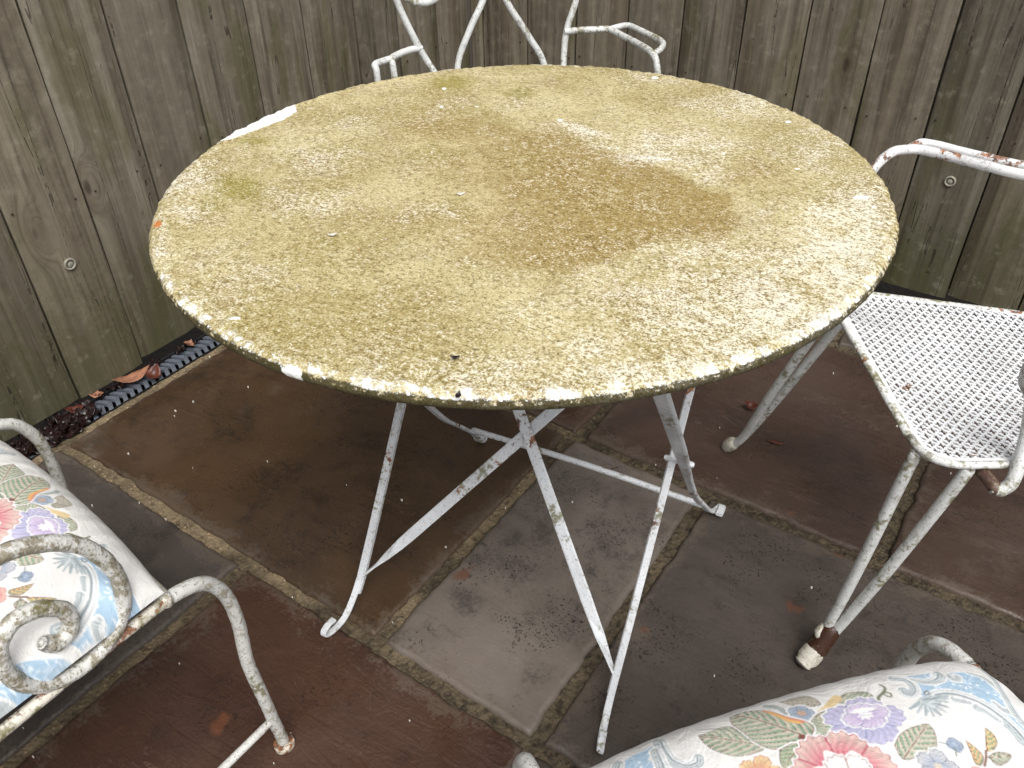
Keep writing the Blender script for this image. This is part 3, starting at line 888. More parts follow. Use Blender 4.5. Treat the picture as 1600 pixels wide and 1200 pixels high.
for bx2, by2, fx, fy in ((.29, 1.09, .36, 1.08), (.15, 1.305, .185, 1.40)):
    tube('leg_rod', [(bx2, by2, .418), ((bx2 + fx) / 2, (by2 + fy) / 2, .2), (fx, fy, .012)], .0080, M['chair_paint'], cr, lump=.03)
# far arm
AW = .640
p0 = at(1392, 239, AW)
aA = [(-.225, 1.205, .425), p0 + Vector((-.020, -.045, -.110)), p0 + Vector((-.020, -.040, -.050)), p0 + Vector((-.012, -.024, -.016)), p0, at(1412, 234, AW), at(1440, 234, AW), at(1490, 246, AW), at(1545, 260, AW), at(1600, 273, AW), (.075, 1.285, AW), (.20, 1.32, AW)]
tube('arm', aA, .0070, M['arm_paint'], cr, lump=.05)
tube('arm_loop', [at(1418, 234, AW), at(1432, 226, AW), at(1450, 224, AW), at(1520, 241, AW), at(1600, 259, AW), (.07, 1.315, AW), (.11, 1.31, AW), (.13, 1.30, AW)], .0064, M['arm_paint'], cr, lump=.05)
# near arm with its rusted stub
tube('arm_stub', [(.034, .930, .410), (.046, .918, .411), (.058, .905, .411), (.064, .901, .408)], .0078, M['rust'], cr, lump=.12)
tube('arm', [(.064, .901, .408), (.071, .905, .408), (.0775, .916, .420), (.073, .945, .46), (.062, .948, .51), (.046, .922, .553), (.050, .89, .61), (.075, .875, .645), (.12, .895, .655), (.22, .96, .652), (.34, 1.055, .648)], .0080, M['chair_paint'], cr, lump=.04)
tube('arm_loop', [(.13, .90, .655), (.15, .885, .655), (.22, .93, .653), (.27, .985, .651)], .0064, M['arm_paint'], cr, lump=.05)
# back
tube('back_upright', [(.30, 1.085, .425), (.335, 1.05, .6), (.37, 1.045, .78), (.36, 1.10, .86), (.305, 1.215, .885), (.235, 1.33, .86), (.21, 1.355, .78), (.195, 1.325, .6), (.165, 1.30, .425)], .0080, M['chair_paint'], cr, n=8)
tube('back_rod', [(.27, 1.15, .425), (.31, 1.19, .62), (.305, 1.215, .885)], .0070, M['chair_paint'], cr)
tube('back_rod', [(.22, 1.225, .425), (.28, 1.20, .62), (.345, 1.12, .86)], .0070, M['chair_paint'], cr)

# chair behind the table, in the fence corner
cb = empty('garden_armchair', (0, 0, 0))
tag(cb, 'white tubular armchair behind the table, its back towards the fence corner', 'chair')
E2 = Vector((.58, .815, 0)); N2 = Vector((.815, -.58, 0)); U0 = Vector((-1.2, 1.393, 0))
def bk(e, z, f=0.0): return U0 + E2 * e + N2 * (f + .22 * max(0, .55 - z) * .5) + Vector((0, 0, z))
tube('back_upright', [bk(.055, .425, .02), bk(.040, .52), bk(.0, .60), bk(-.040, .700), bk(-.052, .78), bk(-.020, .86), bk(.06, .90), bk(.168, .915)], .0072, M['chair_paint'], cb, lump=.04, n=8)
tube('back_upright', [bk(.318, .425, .02), bk(.330, .53), bk(.336, .60), bk(.357, .663), bk(.372, .75), bk(.345, .85), bk(.27, .90), bk(.168, .915)], .0072, M['chair_paint'], cb, lump=.04, n=8)
tube('back_rod', [bk(.072, .430, .02), bk(.081, .547), bk(.110, .62), bk(.145, .682), bk(.168, .74), bk(.150, .80), bk(.10, .815), bk(.07, .78), bk(.09, .745)], .0070, M['chair_paint'], cb, lump=.04, n=8)
tube('back_rod', [bk(.300, .430, .02), bk(.283, .535), bk(.245, .60), bk(.195, .677), bk(.172, .74), bk(.190, .80), bk(.24, .815), bk(.27, .78), bk(.25, .745)], .0070, M['chair_paint'], cb, lump=.04, n=8)
tube('back_scroll', [bk(-.036, .745), bk(-.020, .705), bk(.012, .688), bk(.046, .698), bk(.055, .730), bk(.030, .755), bk(.008, .738)], .0080, M['chair_paint'], cb, n=8)
tube('back_scroll', [bk(.365, .745), bk(.350, .705), bk(.320, .690), bk(.288, .700), bk(.280, .730), bk(.305, .755), bk(.325, .738)], .0080, M['chair_paint'], cb, n=8)
AZ = .60
def dn(p, f, d): return p + N2 * f - Vector((0, 0, d))
pL = at(611, 92, AZ); pO = at(586, 101, AZ); pR = at(1019, 83, AZ)
tube('arm', [at(657, 75, AZ), at(640, 78, AZ), at(624, 84, AZ), pL, dn(pL, .012, .010), dn(pL, .014, .05), dn(pL, -.02, .12), U0 + E2 * .02 + N2 * .20 + Vector((0, 0, .425))],   .0068, M['chair_paint'], cb, lump=.05)
tube('arm_loop', [at(613, 91, AZ), at(600, 95, AZ), pO, dn(pO, .008, .010), dn(pO, .008, .05), dn(pO, -.01, .10), U0 + E2 * .0 + N2 * .20 + Vector((0, 0, .46))],   .0068, M['chair_paint'], cb, lump=.05)
tube('arm', [at(885, 49, AZ), at(905, 47, AZ), at(930, 46, AZ), at(952, 46, AZ), at(975, 57, AZ), at(1000, 70, AZ), pR, dn(pR, .022, .014), dn(pR, .030, .045), dn(pR, .01, .11), U0 + E2 * .36 + N2 * .25 + Vector((0, 0, .425))],   .0068, M['chair_paint'], cb, lump=.05)
tube('arm_loop', [at(952, 46, AZ), at(966, 42, AZ), at(983, 40, AZ), at(1008, 51, AZ), at(1028, 61, AZ), at(1036, 68, AZ), at(1033, 76, AZ), at(1022, 84, AZ)], .0064, M['chair_paint'], cb, lump=.05)
sp_ = [U0 + E2 * e + N2 * f for e, f in ((.04, .0), (.315, .0), (.375, .36), (-.015, .36))]
outb = rounded([(p.x, p.y) for p in sp_][::-1], [.06, .06, .09, .09])
sheet_perforated(outb, .43, tuple((N2 * .0127)[:2]), tuple((E2 * .0147)[:2]), cb, step=.0016)
ev = [Vector((x, y, .425)) for x, y in outb]
v_, f_ = tube_data(ev + [ev[0]], .0055, 8, lump=.1, ball=False)
mesh_obj('seat_rim', v_, f_, M['edge_paint'], cb, True)
for e, f, fe, ffd in ((.01, .33, -.05, .40), (.35, .33, .41, .40), (.07, .02, .02, -.06), (.29, .02, .34, -.06)):
    for de in (-.03, .03):
        p0 = U0 + E2 * (e + de) + N2 * f + Vector((0, 0, .418)); p1 = U0 + E2 * (fe + de * .12) + N2 * ffd + Vector((0, 0, .015))
        tube('leg_rod', [p0, p0.lerp(p1, .12) + Vector((0, 0, -.012)), p0.lerp(p1, .6), p1], .0080, M['chair_paint'], cb)
    tube('ferrule', [p1 + Vector((0, 0, -.003)), p1 + Vector((0, 0, .010))], .0125, M['cap'], cb, n=2, sides=12)

# ------------------------------------------------------------------ scroll chairs with cushions
M['scroll_paint'] = mat_paint('scroll_arm_paint', (.70, .69, .65), rust=.05, algae=.44, grime=.85, bump=.9)
M['rail_paint'] = mat_paint('seat_rail_paint', (.72, .68, .59), rust=.66, algae=.52, grime=.55, bump=.6)
M['sleg_paint'] = mat_paint('scroll_leg_paint', (.66, .655, .62), rust=.06, algae=.44, grime=.55, bump=.7)
M['foot_rust'] = mat_paint('rusty_foot', (.70, .62, .50), rust=.85, algae=.1, grime=.6, bump=.6)

def scroll_chair(loc, rz, label, hw=.218, arm_back=0.0, skew=0.0):
    root = empty('scroll_armchair', loc, rz)
    tag(root, label, 'chair')
    yo = -.052
    for s in (1, -1):
        x = hw * s
        k_ = skew if s < 0 else 0.0
        # side rail, running on into the bowed front leg
        tube('side_rail', [(x, -.20, .402), (x, .0, .403), (x, .150 + k_, .402), (x, .205 + k_, .400)], .0066, M['rail_paint'], root, lump=.08)
        lg = [(x, .205, .400), (x, .228, .3925), (x, .247, .377), (x, .262, .340), (x, .265, .285), (x, .260, .214), (x, .264, .136), (x, .268, .061), (x, .271, .014)]
        lg = [(a, b_ + k_, c) for a, b_, c in lg]
        tube('leg', lg, .0084, M['sleg_paint'], root, n=7, lump=.07)
        tube('foot', [(x, .2712 + k_, .0015), (x, .2710 + k_, .0055), (x, .2708 + k_, .0100)], .0150, M['foot_rust'], root, n=2, lump=.10, sides=16, ball=False)
        tube('stretcher', [(x, .263 + k_, .073), (x, .02, .082), (x, -.235, .073)], .0056, M['sleg_paint'], root, lump=.08)
        tube('leg', [(x, -.20, .402), (x * .99, -.215, .30), (x * .99, -.235, .12), (x, -.255, .012)], .0084, M['sleg_paint'], root, lump=.06)
        # scrolled arm standing on the rail
        sc = [(.134, .460), (.142, .4505), (.155, .454), (.161, .468), (.157, .486), (.140, .503), (.118, .507), (.101, .492), (.096, .465), (.103, .434), (.126, .409), (.157, .4025), (.188, .412), (.208, .437), (.2145, .476), (.204, .521), (.183, .552), (.160, .570), (.139, .579), (.09, .590), (.02, .605), (-.07, .618), (-.135, .620)]
        tube('arm', [(x, y - .05 - arm_back, z) for y, z in sc], .0082, M['scroll_paint'], root, n=6, lump=.10)
        tube('back_upright', [(x, -.20, .402), (x * .98, -.215, .55), (x * .95, -.245, .72), (x * .80, -.268, .84), (x * .45, -.280, .895), (0, -.284, .905)], .0084, M['sleg_paint'], root, n=8, lump=.05)
        tube('back_scroll', [(0, -.235, .62), (x * .25, -.24, .69), (x * .55, -.255, .76), (x * .62, -.262, .815), (x * .40, -.268, .845), (x * .18, -.266, .81), (x * .26, -.26, .77)], .0080, M['sleg_paint'], root, n=8)
        tube('back_scroll', [(0, -.235, .62), (x * .35, -.228, .58), (x * .62, -.222, .51), (x * .45, -.212, .445), (x * .2, -.215, .47)], .0080, M['sleg_paint'], root, n=8)
    tube('front_rail', [(-hw, .198 + skew, .400), (0, .202 + skew / 2, .400), (hw, .198, .400)], .0085, M['rail_paint'], root, lump=.06)
    tube('back_rail', [(-hw, -.20, .402), (hw, -.20, .402)], .0085, M['sleg_paint'], root)
    for k in range(5):
        yk = -.15 + .075 * k
        MB().box((-hw, yk - .012, .399), (hw, yk + .012, .402)).build('seat_strap', M['sleg_paint'], root)
    return root

LCH = (-.844, .052)
scroll_chair((LCH[0], LCH[1], 0), 0, 'scroll-armed white iron chair on the left, its spiral arm in front of the cushion', skew=.034)
er = Vector((.633, .774, 0)); ef = Vector((-.774, .633, 0))
RCH = Vector((-.036, .4575, 0)) - ef * .2
RRZ = math.atan2(er.y, er.x)
scroll_chair((RCH.x + ef.x * .013, RCH.y + ef.y * .013, 0), RRZ, 'white iron chair in the bottom right corner, only its front loops showing past the cushion', hw=.218, arm_back=.12)

# ------------------------------------------------------------------ printed cushions (print = flat colours on the cloth)
NC = 470
HX, HY, CZ, CT = .216, .217, .412, .074
gu, gv = np.meshgrid(np.linspace(-1, 1, NC), np.linspace(-1, 1, NC))       # gv up = front
KQ = .22
cxm = HX * gu * np.sqrt(1 - KQ * gv ** 2 / 2); cym = HY * gv * np.sqrt(1 - KQ * gu ** 2 / 2)
mx_, my_ = cxm, cym                                                       # where the cloth of the mesh lies
DXA, AX0, AY0 = .0009, -.30, -.235
cxm, cym = np.meshgrid(AX0 + np.arange(600) * DXA, AY0 + np.arange(524) * DXA)   # the printed cloth, laid flat
art = np.ones((*cxm.shape, 3)) * np.array(srgb(236, 234, 230))

def pc(px, py):
    """photo pixel -> cushion-local metres on the print (right-hand cushion)"""
    p = at(px, py, .488)
    d = Vector((p.x - RCH.x - ef.x * .006, p.y - RCH.y - ef.y * .006, 0))
    return (d.dot(er), d.dot(ef))
def z2(X, Y): return pc(1080 + X / 5, 1000 + Y / 5)
def z3(X, Y): return pc(1360 + X / 5.454, 980 + Y / 5.454)
def z4(X, Y): return pc(860 + X / 5.714, 1080 + Y / 5.714)

def bbox(P, pad):
    lo = P.min(0) - pad; hi = P.max(0) + pad
    return (cxm > lo[0]) & (cxm < hi[0]) & (cym > lo[1]) & (cym < hi[1])
def sd_poly(P, x, y):
    ins = np.zeros(x.shape, bool); dm = np.full(x.shape, 9.)
    for (x1, y1), (x2, y2) in zip(P, np.roll(P, -1, 0)):
        ins ^= ((y1 > y) != (y2 > y)) & (x < (x2 - x1) * (y - y1) / (y2 - y1 + 1e-12) + x1)
        dx, dy = x2 - x1, y2 - y1
        t = np.clip(((x - x1) * dx + (y - y1) * dy) / (dx * dx + dy * dy + 1e-15), 0, 1)
        dm = np.minimum(dm, np.hypot(x - x1 - t * dx, y - y1 - t * dy))
    return np.where(ins, dm, -dm)
def lay(msk, a, col):
    a = np.clip(a, 0, 1)[:, None]
    art[msk] = art[msk] * (1 - a) + np.array(col) * a
def smoothp(pts, n=5):
    return np.array([tuple(p[:2]) for p in spline([(*q, 0) for q in list(pts) + [pts[0]]], n)])[:-1]
def fill(pts, col, soft=.0006, smooth=True, halo=None, edge=None):
    P = smoothp(pts) if smooth else np.array(pts)
    mk = bbox(P, .006)
    if not mk.any(): return
    s = sd_poly(P, cxm[mk], cym[mk])
    if halo is not None: lay(mk, (s + .0022) / .0008, halo)
    if edge is not None:
        lay(mk, s / soft + .5, edge); lay(mk, (s - .0011) / soft, col)
    else: lay(mk, s / soft + .5, col)
def stroke(pts, w, col, w2=None, smooth=True, n=6, a=1.0):
    P = np.array([tuple(p[:2]) for p in spline([(*q, 0) for q in pts], n)]) if smooth else np.array(pts)
    mk = bbox(P, w + .002)
    if not mk.any(): return
    x, y = cxm[mk], cym[mk]
    best = np.full(x.shape, 9.)
    L = len(P) - 1
    for i in range(L):
        (x1, y1), (x2, y2) = P[i], P[i + 1]
        dx, dy = x2 - x1, y2 - y1
        t = np.clip(((x - x1) * dx + (y - y1) * dy) / (dx * dx + dy * dy + 1e-15), 0, 1)
        ww = w if w2 is None else w + (w2 - w) * (i + t) / L
        best = np.minimum(best, np.hypot(x - x1 - t * dx, y - y1 - t * dy) - ww)
    lay(mk, (-best / .0005 + .5) * a, col)
GREY = [srgb(212, 217, 217), srgb(182, 191, 193), srgb(128, 140, 145), srgb(230, 232, 231)]
WHT = srgb(244, 243, 240)
def scroll(pts, w, w2=None):
    """grey acanthus scroll: pale halo, mid body, dark shading lines"""
    w2 = w if w2 is None else w2
    P = [Vector((*q, 0)) for q in spline([(*q, 0) for q in pts], 5)] if False else spline([(*q, 0) for q in pts], 5)
    stroke([p[:2] for p in P], w + .0014, WHT, w2 + .0014, False)
    stroke([p[:2] for p in P], w, GREY[1], w2, False)
    off = []
    for k in (-.35, .25, .62):
        o = []
        for i, p in enumerate(P):
            t = (P[min(i + 1, len(P) - 1)] - P[max(0, i - 1)]).normalized()
            ww = w + (w2 - w) * i / (len(P) - 1)
            o.append(tuple((p + Vector((-t.y, t.x, 0)) * ww * k)[:2]))
        off.append(o)
    stroke(off[0], w * .34, GREY[0], w2 * .34, False)
    stroke(off[1], w * .10, GREY[2], w2 * .10, False)
    stroke(off[2], w * .22, GREY[3], w2 * .22, False)
    stroke([tuple((Vector((*a, 0)) * 1.0)[:2]) for a in off[0]], w * .07, GREY[2], w2 * .07, False)
def leaf(pts, base, tip, cols, veins=6, halo=WHT):
    g1, g2, vc = cols
    P = smoothp(pts, 4)
    mk = bbox(P, .006)
    if not mk.any(): return
    x, y = cxm[mk], cym[mk]
    s = sd_poly(P, x, y)
    lay(mk, (s + .0018) / .0007, halo)
    lay(mk, s / .0006 + .5, vc)
    b, t = np.array(base), np.array(tip)
    d = (t - b); L = np.hypot(*d); d = d / L; nrm = np.array([-d[1], d[0]])
    al = ((x - b[0]) * d[0] + (y - b[1]) * d[1]) / L; ac = ((x - b[0]) * nrm[0] + (y - b[1]) * nrm[1]) / L
    ph = (al - abs(ac) * .8 - 1.1 * ac * ac) * veins
    fr = ph - np.floor(ph)
    ins = s > .0007
    # each rib: dark line, green shadow that frays out, beige crest
    fray = .50 + .09 * np.sin(ac * 36 + np.floor(ph) * 2.1) + .05 * np.sin(ac * 110)
    kk = np.clip((fr - fray + .16) / .32, 0, 1)[:, None]
    c = np.array(g1) * (1 - kk) + np.array(g2) * kk
    c = np.where(((fr < .075) | (abs(ac) < .011))[:, None], np.array(vc), c)
    mid = (abs(ac) < .028) & (abs(ac) > .011)
    c = np.where(mid[:, None], np.array(g2) * 1.08, c)
    a = art[mk]; a[ins] = np.clip(c[ins], 0, 1); art[mk] = a
GREEN = (srgb(140, 166, 142), srgb(206, 198, 180), srgb(130, 102, 92))
GRN2 = (srgb(128, 156, 126), srgb(184, 186, 160), srgb(118, 92, 82))
BEIGE = (srgb(178, 174, 158), srgb(200, 192, 178), srgb(132, 126, 112))
def petals(c, r, n, cols, wob=.18, inner=.35, a0=0.0, sq=(1, 1), full=2 * pi):
    c1, c2, lc, cen = cols
    lo = np.array([[c[0] - r * 1.3, c[1] - r * 1.3], [c[0] + r * 1.3, c[1] + r * 1.3]])
    mk = bbox(lo, 0)
    if not mk.any(): return
    x, y = (cxm[mk] - c[0]) / sq[0], (cym[mk] - c[1]) / sq[1]
    rad = np.hypot(x, y) / r; th = np.arctan2(y, x) - a0
    ed = 1 - wob * (1 - abs(np.sin(th * n / 2)) ** .6) + .035 * np.sin(th * n * 4)
    s = (ed - rad) * r
    lay(mk, (s + .0020) / .0007, WHT)
    lay(mk, s / .0006 + .5, lc)
    t = np.clip((rad / ed - inner) / (1 - inner), 0, 1)
    st = np.clip(np.sin(th * n * 5 + 3 * np.sin(rad * 9)) * .5 + .5, 0, 1)
    col = np.array(c1)[None] * (1 - t)[:, None] + np.array(c2)[None] * t[:, None]
    col = col * (.86 + .2 * st)[:, None]
    gap = abs(np.sin(th * n / 2)) < .10
    col = np.where(gap[:, None], np.array(lc), col)
    ins = s > .0008
    a = art[mk]; a[ins] = np.clip(col[ins], 0, 1)
    ci = (rad < inner * (1 + .2 * np.sin(th * 7)))
    a[ci & ins] = np.array(cen)
    art[mk] = a

BLUE = srgb(172, 198, 218)
def blue_field(pts):
    P = smoothp(pts, 4)
    mk = bbox(P, .004)
    if not mk.any(): return
    x, y = cxm[mk], cym[mk]
    s = sd_poly(P, x, y)
    lay(mk, (s + .0016) / .0006, WHT)
    lay(mk, s / .0006, BLUE)
    # white star flowers on a trellis
    p = .0290
    qx, qy = (x * .9 + y * .44) / p, (-x * .44 + y * .9) / (p * .8)
    odd = np.floor(qy) % 2
    fx, fy = (qx + .5 * odd) % 1 - .5, qy % 1 - .5
    r = np.hypot(fx, fy); th = np.arctan2(fy, fx)
    st = (abs(np.sin(th * 3)) > .78) & (r > .055) & (r < .24)
    tr = ((abs(abs(fx) - abs(fy) * .5) < .016) | (abs(fy) < .012)) & (r > .24)
    dots = (abs(np.hypot(abs(fx) - .28, abs(fy) - .30)) < .055)
    a = np.where(st | dots, .85, np.where(tr, .55, 0.0)) * (s > .0012)
    lay(mk, a, srgb(232, 240, 246))

def mirrored(fn, pts, *a, **k):
    fn(pts, *a, **k)

# blue corner grounds
c_r = [z3(*q) for q in [(330, 318), (450, 300), (560, 288), (720, 280), (860, 262), (1000, 262), (1130, 345), (1245, 500), (1320, 650), (1380, 900), (1330, 900), (1240, 765), (1110, 650), (960, 570), (800, 530), (640, 512), (570, 560), (480, 565), (440, 500), (420, 420), (385, 352)]]
ext = [(.203, .055), (.203, -.115), (.150, -.165), (.115, -.150), (.148, -.090), (.158, -.02), (.150, .035)]
fr_side = [c_r[9]] + []
blue_field(c_r)
blue_field([(c_r[8][0], c_r[8][1]), (.190, .060), (.197, -.02), (.196, -.10), (.165, -.155), (.118, -.165), (.130, -.135), (.150, -.08), (.158, -.01), (.150, .045)])
c_l = [z4(*q) for q in [(655, 478), (760, 410), (880, 362), (965, 332), (935, 420), (890, 500), (940, 522), (940, 622), (1012, 600), (1000, 700), (985, 800), (880, 860), (560, 860), (610, 690), (640, 560)]]
blue_field(c_l)
blue_field([(-.150, .045), (-.158, -.01), (-.150, -.08), (-.130, -.135), (-.118, -.165), (-.165, -.155), (-.196, -.10), (-.197, -.02), (-.190, .060)][::-1])
blue_field([(-.08, -.170), (.0, -.160), (.08, -.170), (.09, -.196), (.0, -.2), (-.09, -.196)])
# scrolls round the medallion
scroll([z3(*q) for q in [(575, 575), (600, 540), (690, 528), (800, 545), (960, 606), (1100, 695), (1240, 815), (1330, 930)]], .0052, .0060)
scroll([z3(*q) for q in [(740, 575), (820, 590), (940, 620)]], .0030, .0018)
scroll([z3(*q) for q in [(940, 650), (1010, 680), (1120, 760)]], .0040, .0020)
scroll([z3(*q) for q in [(240, 335), (330, 358), (385, 415), (402, 480), (370, 525), (322, 515), (308, 485)]], .0034, .0042)
scroll([z3(*q) for q in [(395, 358), (470, 385), (560, 390), (625, 355), (640, 310)]], .0018, .0052)
scroll([z3(*q) for q in [(720, 305), (740, 350), (780, 360), (790, 335)]], .0020, .0034)
scroll([z3(*q) for q in [(900, 262), (1020, 290), (1110, 360), (1190, 450)]], .0016, .0034)
scroll([z3(*q) for q in [(1095, 580), (1170, 640), (1250, 650), (1300, 620)]], .0018, .0048)
fill([z3(*q) for q in [(470, 515), (500, 487), (535, 515), (500, 545)]], GREY[3], edge=GREY[2])
fill([(.168, .128), (.182, .150), (.196, .205), (.235, .21), (.235, .10), (.20, .105), (.185, .085), (.176, .105)], srgb(236, 234, 230), halo=WHT)
scroll([(.196, .200), (.186, .168), (.172, .140), (.166, .118), (.176, .096), (.190, .090), (.198, .104)], .0030, .0042)
# shell under the scroll
for k in range(9):
    a = radians(195 + k * 20)
    c0 = Vector((*z3(480, 585), 0))
    p1 = (c0.x + cos(a) * .019, c0.y + sin(a) * .017)
    stroke([(c0.x, c0.y), ((c0.x + p1[0]) / 2 + .002 * sin(k), (c0.y + p1[1]) / 2), p1], .0034, GREY[0 if k % 2 else 1], .0010)
    stroke([(c0.x, c0.y), p1], .0005, GREY[2], .0003)
scroll([z4(*q) for q in [(1000, 300), (1030, 420), (1085, 530), (1170, 600), (1260, 620), (1330, 590), (1335, 540)]], .0052, .0040)
scroll([z4(*q) for q in [(960, 420), (1000, 560), (1040, 690), (1110, 760)]], .0040, .0060)
scroll([z4(*q) for q in [(625, 490), (590, 610), (530, 700), (450, 760)]], .0042, .0046)
# scrolls along the sides, towards the back
for s in (1, -1):
    scroll([(s * .150, .050), (s * .158, .0), (s * .154, -.06), (s * .140, -.11), (s * .116, -.152), (s * .085, -.170)], .0050, .0044)
    scroll([(s * .172, .050), (s * .165, .030), (s * .178, .012), (s * .196, .010)], .0024, .0050)
    scroll([(s * .196, -.020), (s * .176, -.028), (s * .170, -.05), (s * .186, -.062), (s * .190, -.045)], .0044, .0030)
    scroll([(s * .172, -.10), (s * .160, -.13), (s * .175, -.15), (s * .19, -.14)], .0030, .0044)
    scroll([(s * .085, -.168), (s * .05, -.150), (s * .02, -.158), (s * .03, -.172)], .0040, .0034)
# bouquet
leaf([z2(*q) for q in [(720, 362), (850, 316), (960, 332), (1040, 440), (960, 462), (820, 425)]], z2(1000, 445), z2(720, 362), BEIGE, 6)
stroke([z2(620, 385), z2(700, 430), z2(780, 520), z2(850, 600)], .0022, srgb(176, 184, 180), .0030)
petals(z2(880, 520), .0105, 5, (srgb(150, 166, 186), srgb(190, 200, 210), srgb(128, 140, 156), srgb(196, 168, 150)), a0=.3)
leaf([z2(*q) for q in [(1170, 375), (1280, 330), (1400, 342), (1450, 400), (1440, 455), (1300, 450), (1180, 445)]], z2(1170, 420), z2(1450, 410), GREEN, 6)
stroke([z2(1020, 525), z2(1090, 470), z2(1165, 385)], .0020, srgb(228, 204, 156), .0040)
leaf([z2(*q) for q in [(945, 600), (1000, 540), (1100, 500), (1190, 560), (1260, 640), (1240, 730), (1150, 770), (1020, 765), (950, 690)]], z2(1210, 760), z2(980, 545), GREEN, 6)
leaf([z2(*q) for q in [(75, 655), (200, 610), (330, 590), (420, 680), (570, 820), (520, 865), (380, 888), (280, 862), (170, 802), (105, 725)]], z2(560, 800), z2(80, 660), GREEN, 7)
leaf([z2(*q) for q in [(335, 460), (440, 430), (560, 428), (660, 470), (760, 540), (900, 600), (965, 660), (940, 745), (820, 805), (700, 845), (600, 832), (500, 762), (400, 640), (340, 560)]], z2(920, 760), z2(360, 450), GREEN, 8)
stroke([z2(605, 450), z2(700, 520), z2(790, 575), z2(880, 605)], .0014, srgb(222, 150, 122), .0020)
stroke([z2(640, 470), z2(760, 575), z2(850, 610)], .0014, srgb(232, 178, 110), .0016)
leaf([z2(*q) for q in [(690, 850), (800, 800), (860, 840), (840, 930), (800, 1010), (720, 1030), (690, 940)]], z2(860, 820), z2(700, 1020), GRN2, 6)
stroke([z2(880, 760), z2(920, 830), z2(980, 900)], .0040, srgb(126, 82, 72), .0050)
stroke([z2(1260, 740), z2(1300, 790), z2(1330, 850)], .0040, srgb(126, 82, 72), .0030)
# tendril
stroke([z3(*q) for q in [(120, 405), (155, 440), (150, 475), (125, 510), (92, 550), (92, 590), (103, 632)]], .0010, srgb(116, 122, 96), .0014)
stroke([z3(*q) for q in [(130, 505), (165, 498), (195, 515), (200, 542), (170, 545), (140, 515)]], .0008, srgb(116, 122, 96))
# violet flower
vi = [(1304, 1104), (1318, 1094), (1338, 1086), (1362, 1090), (1384, 1100), (1398, 1112), (1404, 1128), (1396, 1146), (1378, 1155), (1362, 1158), (1345, 1150), (1331, 1143), (1332, 1130), (1312, 1114)]
VC = pc(1352, 1124)
petals(VC, .030, 5, (srgb(176, 178, 208), srgb(200, 194, 220), srgb(146, 152, 184), srgb(206, 186, 216)), wob=.24, inner=.22, a0=.5, sq=(1.15, .80))
petals((VC[0] + .004, VC[1] + .004), .017, 4, (srgb(196, 178, 212), srgb(220, 208, 228), srgb(160, 156, 190), srgb(240, 238, 240)), wob=.2, inner=.3, a0=.9, sq=(1.2, .75))
fill([(VC[0] - .008, VC[1] + .010), (VC[0] + .004, VC[1] + .0125), (VC[0] + .018, VC[1] + .008), (VC[0] + .006, VC[1] + .007)], WHT)
# peony, small flowers
leaf([z3(*q) for q in [(190, 1030), (240, 930), (340, 860), (480, 818), (540, 880), (562, 980), (540, 1080), (400, 1130), (262, 1158)]], z3(260, 1160), z3(485, 825), GREEN, 7)
PE = pc(1322, 1222)
petals(PE, .041, 7, (srgb(214, 128, 140), srgb(222, 200, 188), srgb(188, 106, 118), srgb(240, 236, 232)), wob=.12, inner=.52, a0=.55)
petals((PE[0] + .002, PE[1] - .003), .023, 6, (srgb(236, 226, 222), srgb(246, 242, 240), srgb(160, 112, 108), srgb(236, 214, 206)), wob=.2, inner=.3, a0=.2)
petals((PE[0] - .006, PE[1] - .044), .026, 6, (srgb(222, 150, 160), srgb(234, 206, 200), srgb(186, 100, 112), srgb(242, 230, 226)), wob=.14, inner=.3)
petals(pc(1190, 1210), .0170, 5, (srgb(222, 152, 130), srgb(232, 208, 158), srgb(196, 124, 106), srgb(236, 214, 166)), wob=.34, inner=.14, a0=.35)
petals(z3(715, 1010), .0068, 4, (srgb(150, 168, 194), srgb(176, 182, 192), srgb(120, 134, 158), srgb(176, 190, 206)), a0=.5)
stroke([z3(580, 990), z3(640, 1005), z3(660, 1010)], .0005, GREY[2]); stroke([z3(715, 1040), z3(725, 1110)], .0006, srgb(120, 134, 120))
petals(z3(565, 1220), .0160, 5, (srgb(170, 180, 196), srgb(206, 204, 204), srgb(120, 130, 150), srgb(220, 206, 190)), wob=.3, inner=.2, a0=.3)
leaf([z3(*q) for q in [(805, 955), (900, 1030), (962, 1110), (940, 1190), (890, 1190), (850, 1080)]], z3(925, 1200), z3(808, 958), (srgb(150, 170, 138), srgb(222, 186, 142), srgb(142, 106, 86)), 5)
leaf([z3(*q) for q in [(988, 828), (1060, 890), (1092, 970), (1050, 1048), (990, 1050), (985, 930)]], z3(1000, 1056), z3(990, 832), (srgb(146, 166, 134), srgb(226, 200, 150), srgb(140, 104, 84)), 5)
leaf([z3(*q) for q in [(995, 1110), (1060, 1060), (1130, 1055), (1212, 1080), (1170, 1150), (1080, 1185)]], z3(1000, 1120), z3(1212, 1082), GREEN, 5)
stroke([z3(985, 1050), z3(980, 1130), z3(960, 1220), z3(930, 1320)], .0009, srgb(132, 96, 78))
petals(z3(960, 1330), .0120, 6, (srgb(222, 140, 140), srgb(236, 206, 190), srgb(190, 100, 104), srgb(232, 190, 120)), wob=.2, inner=.3)
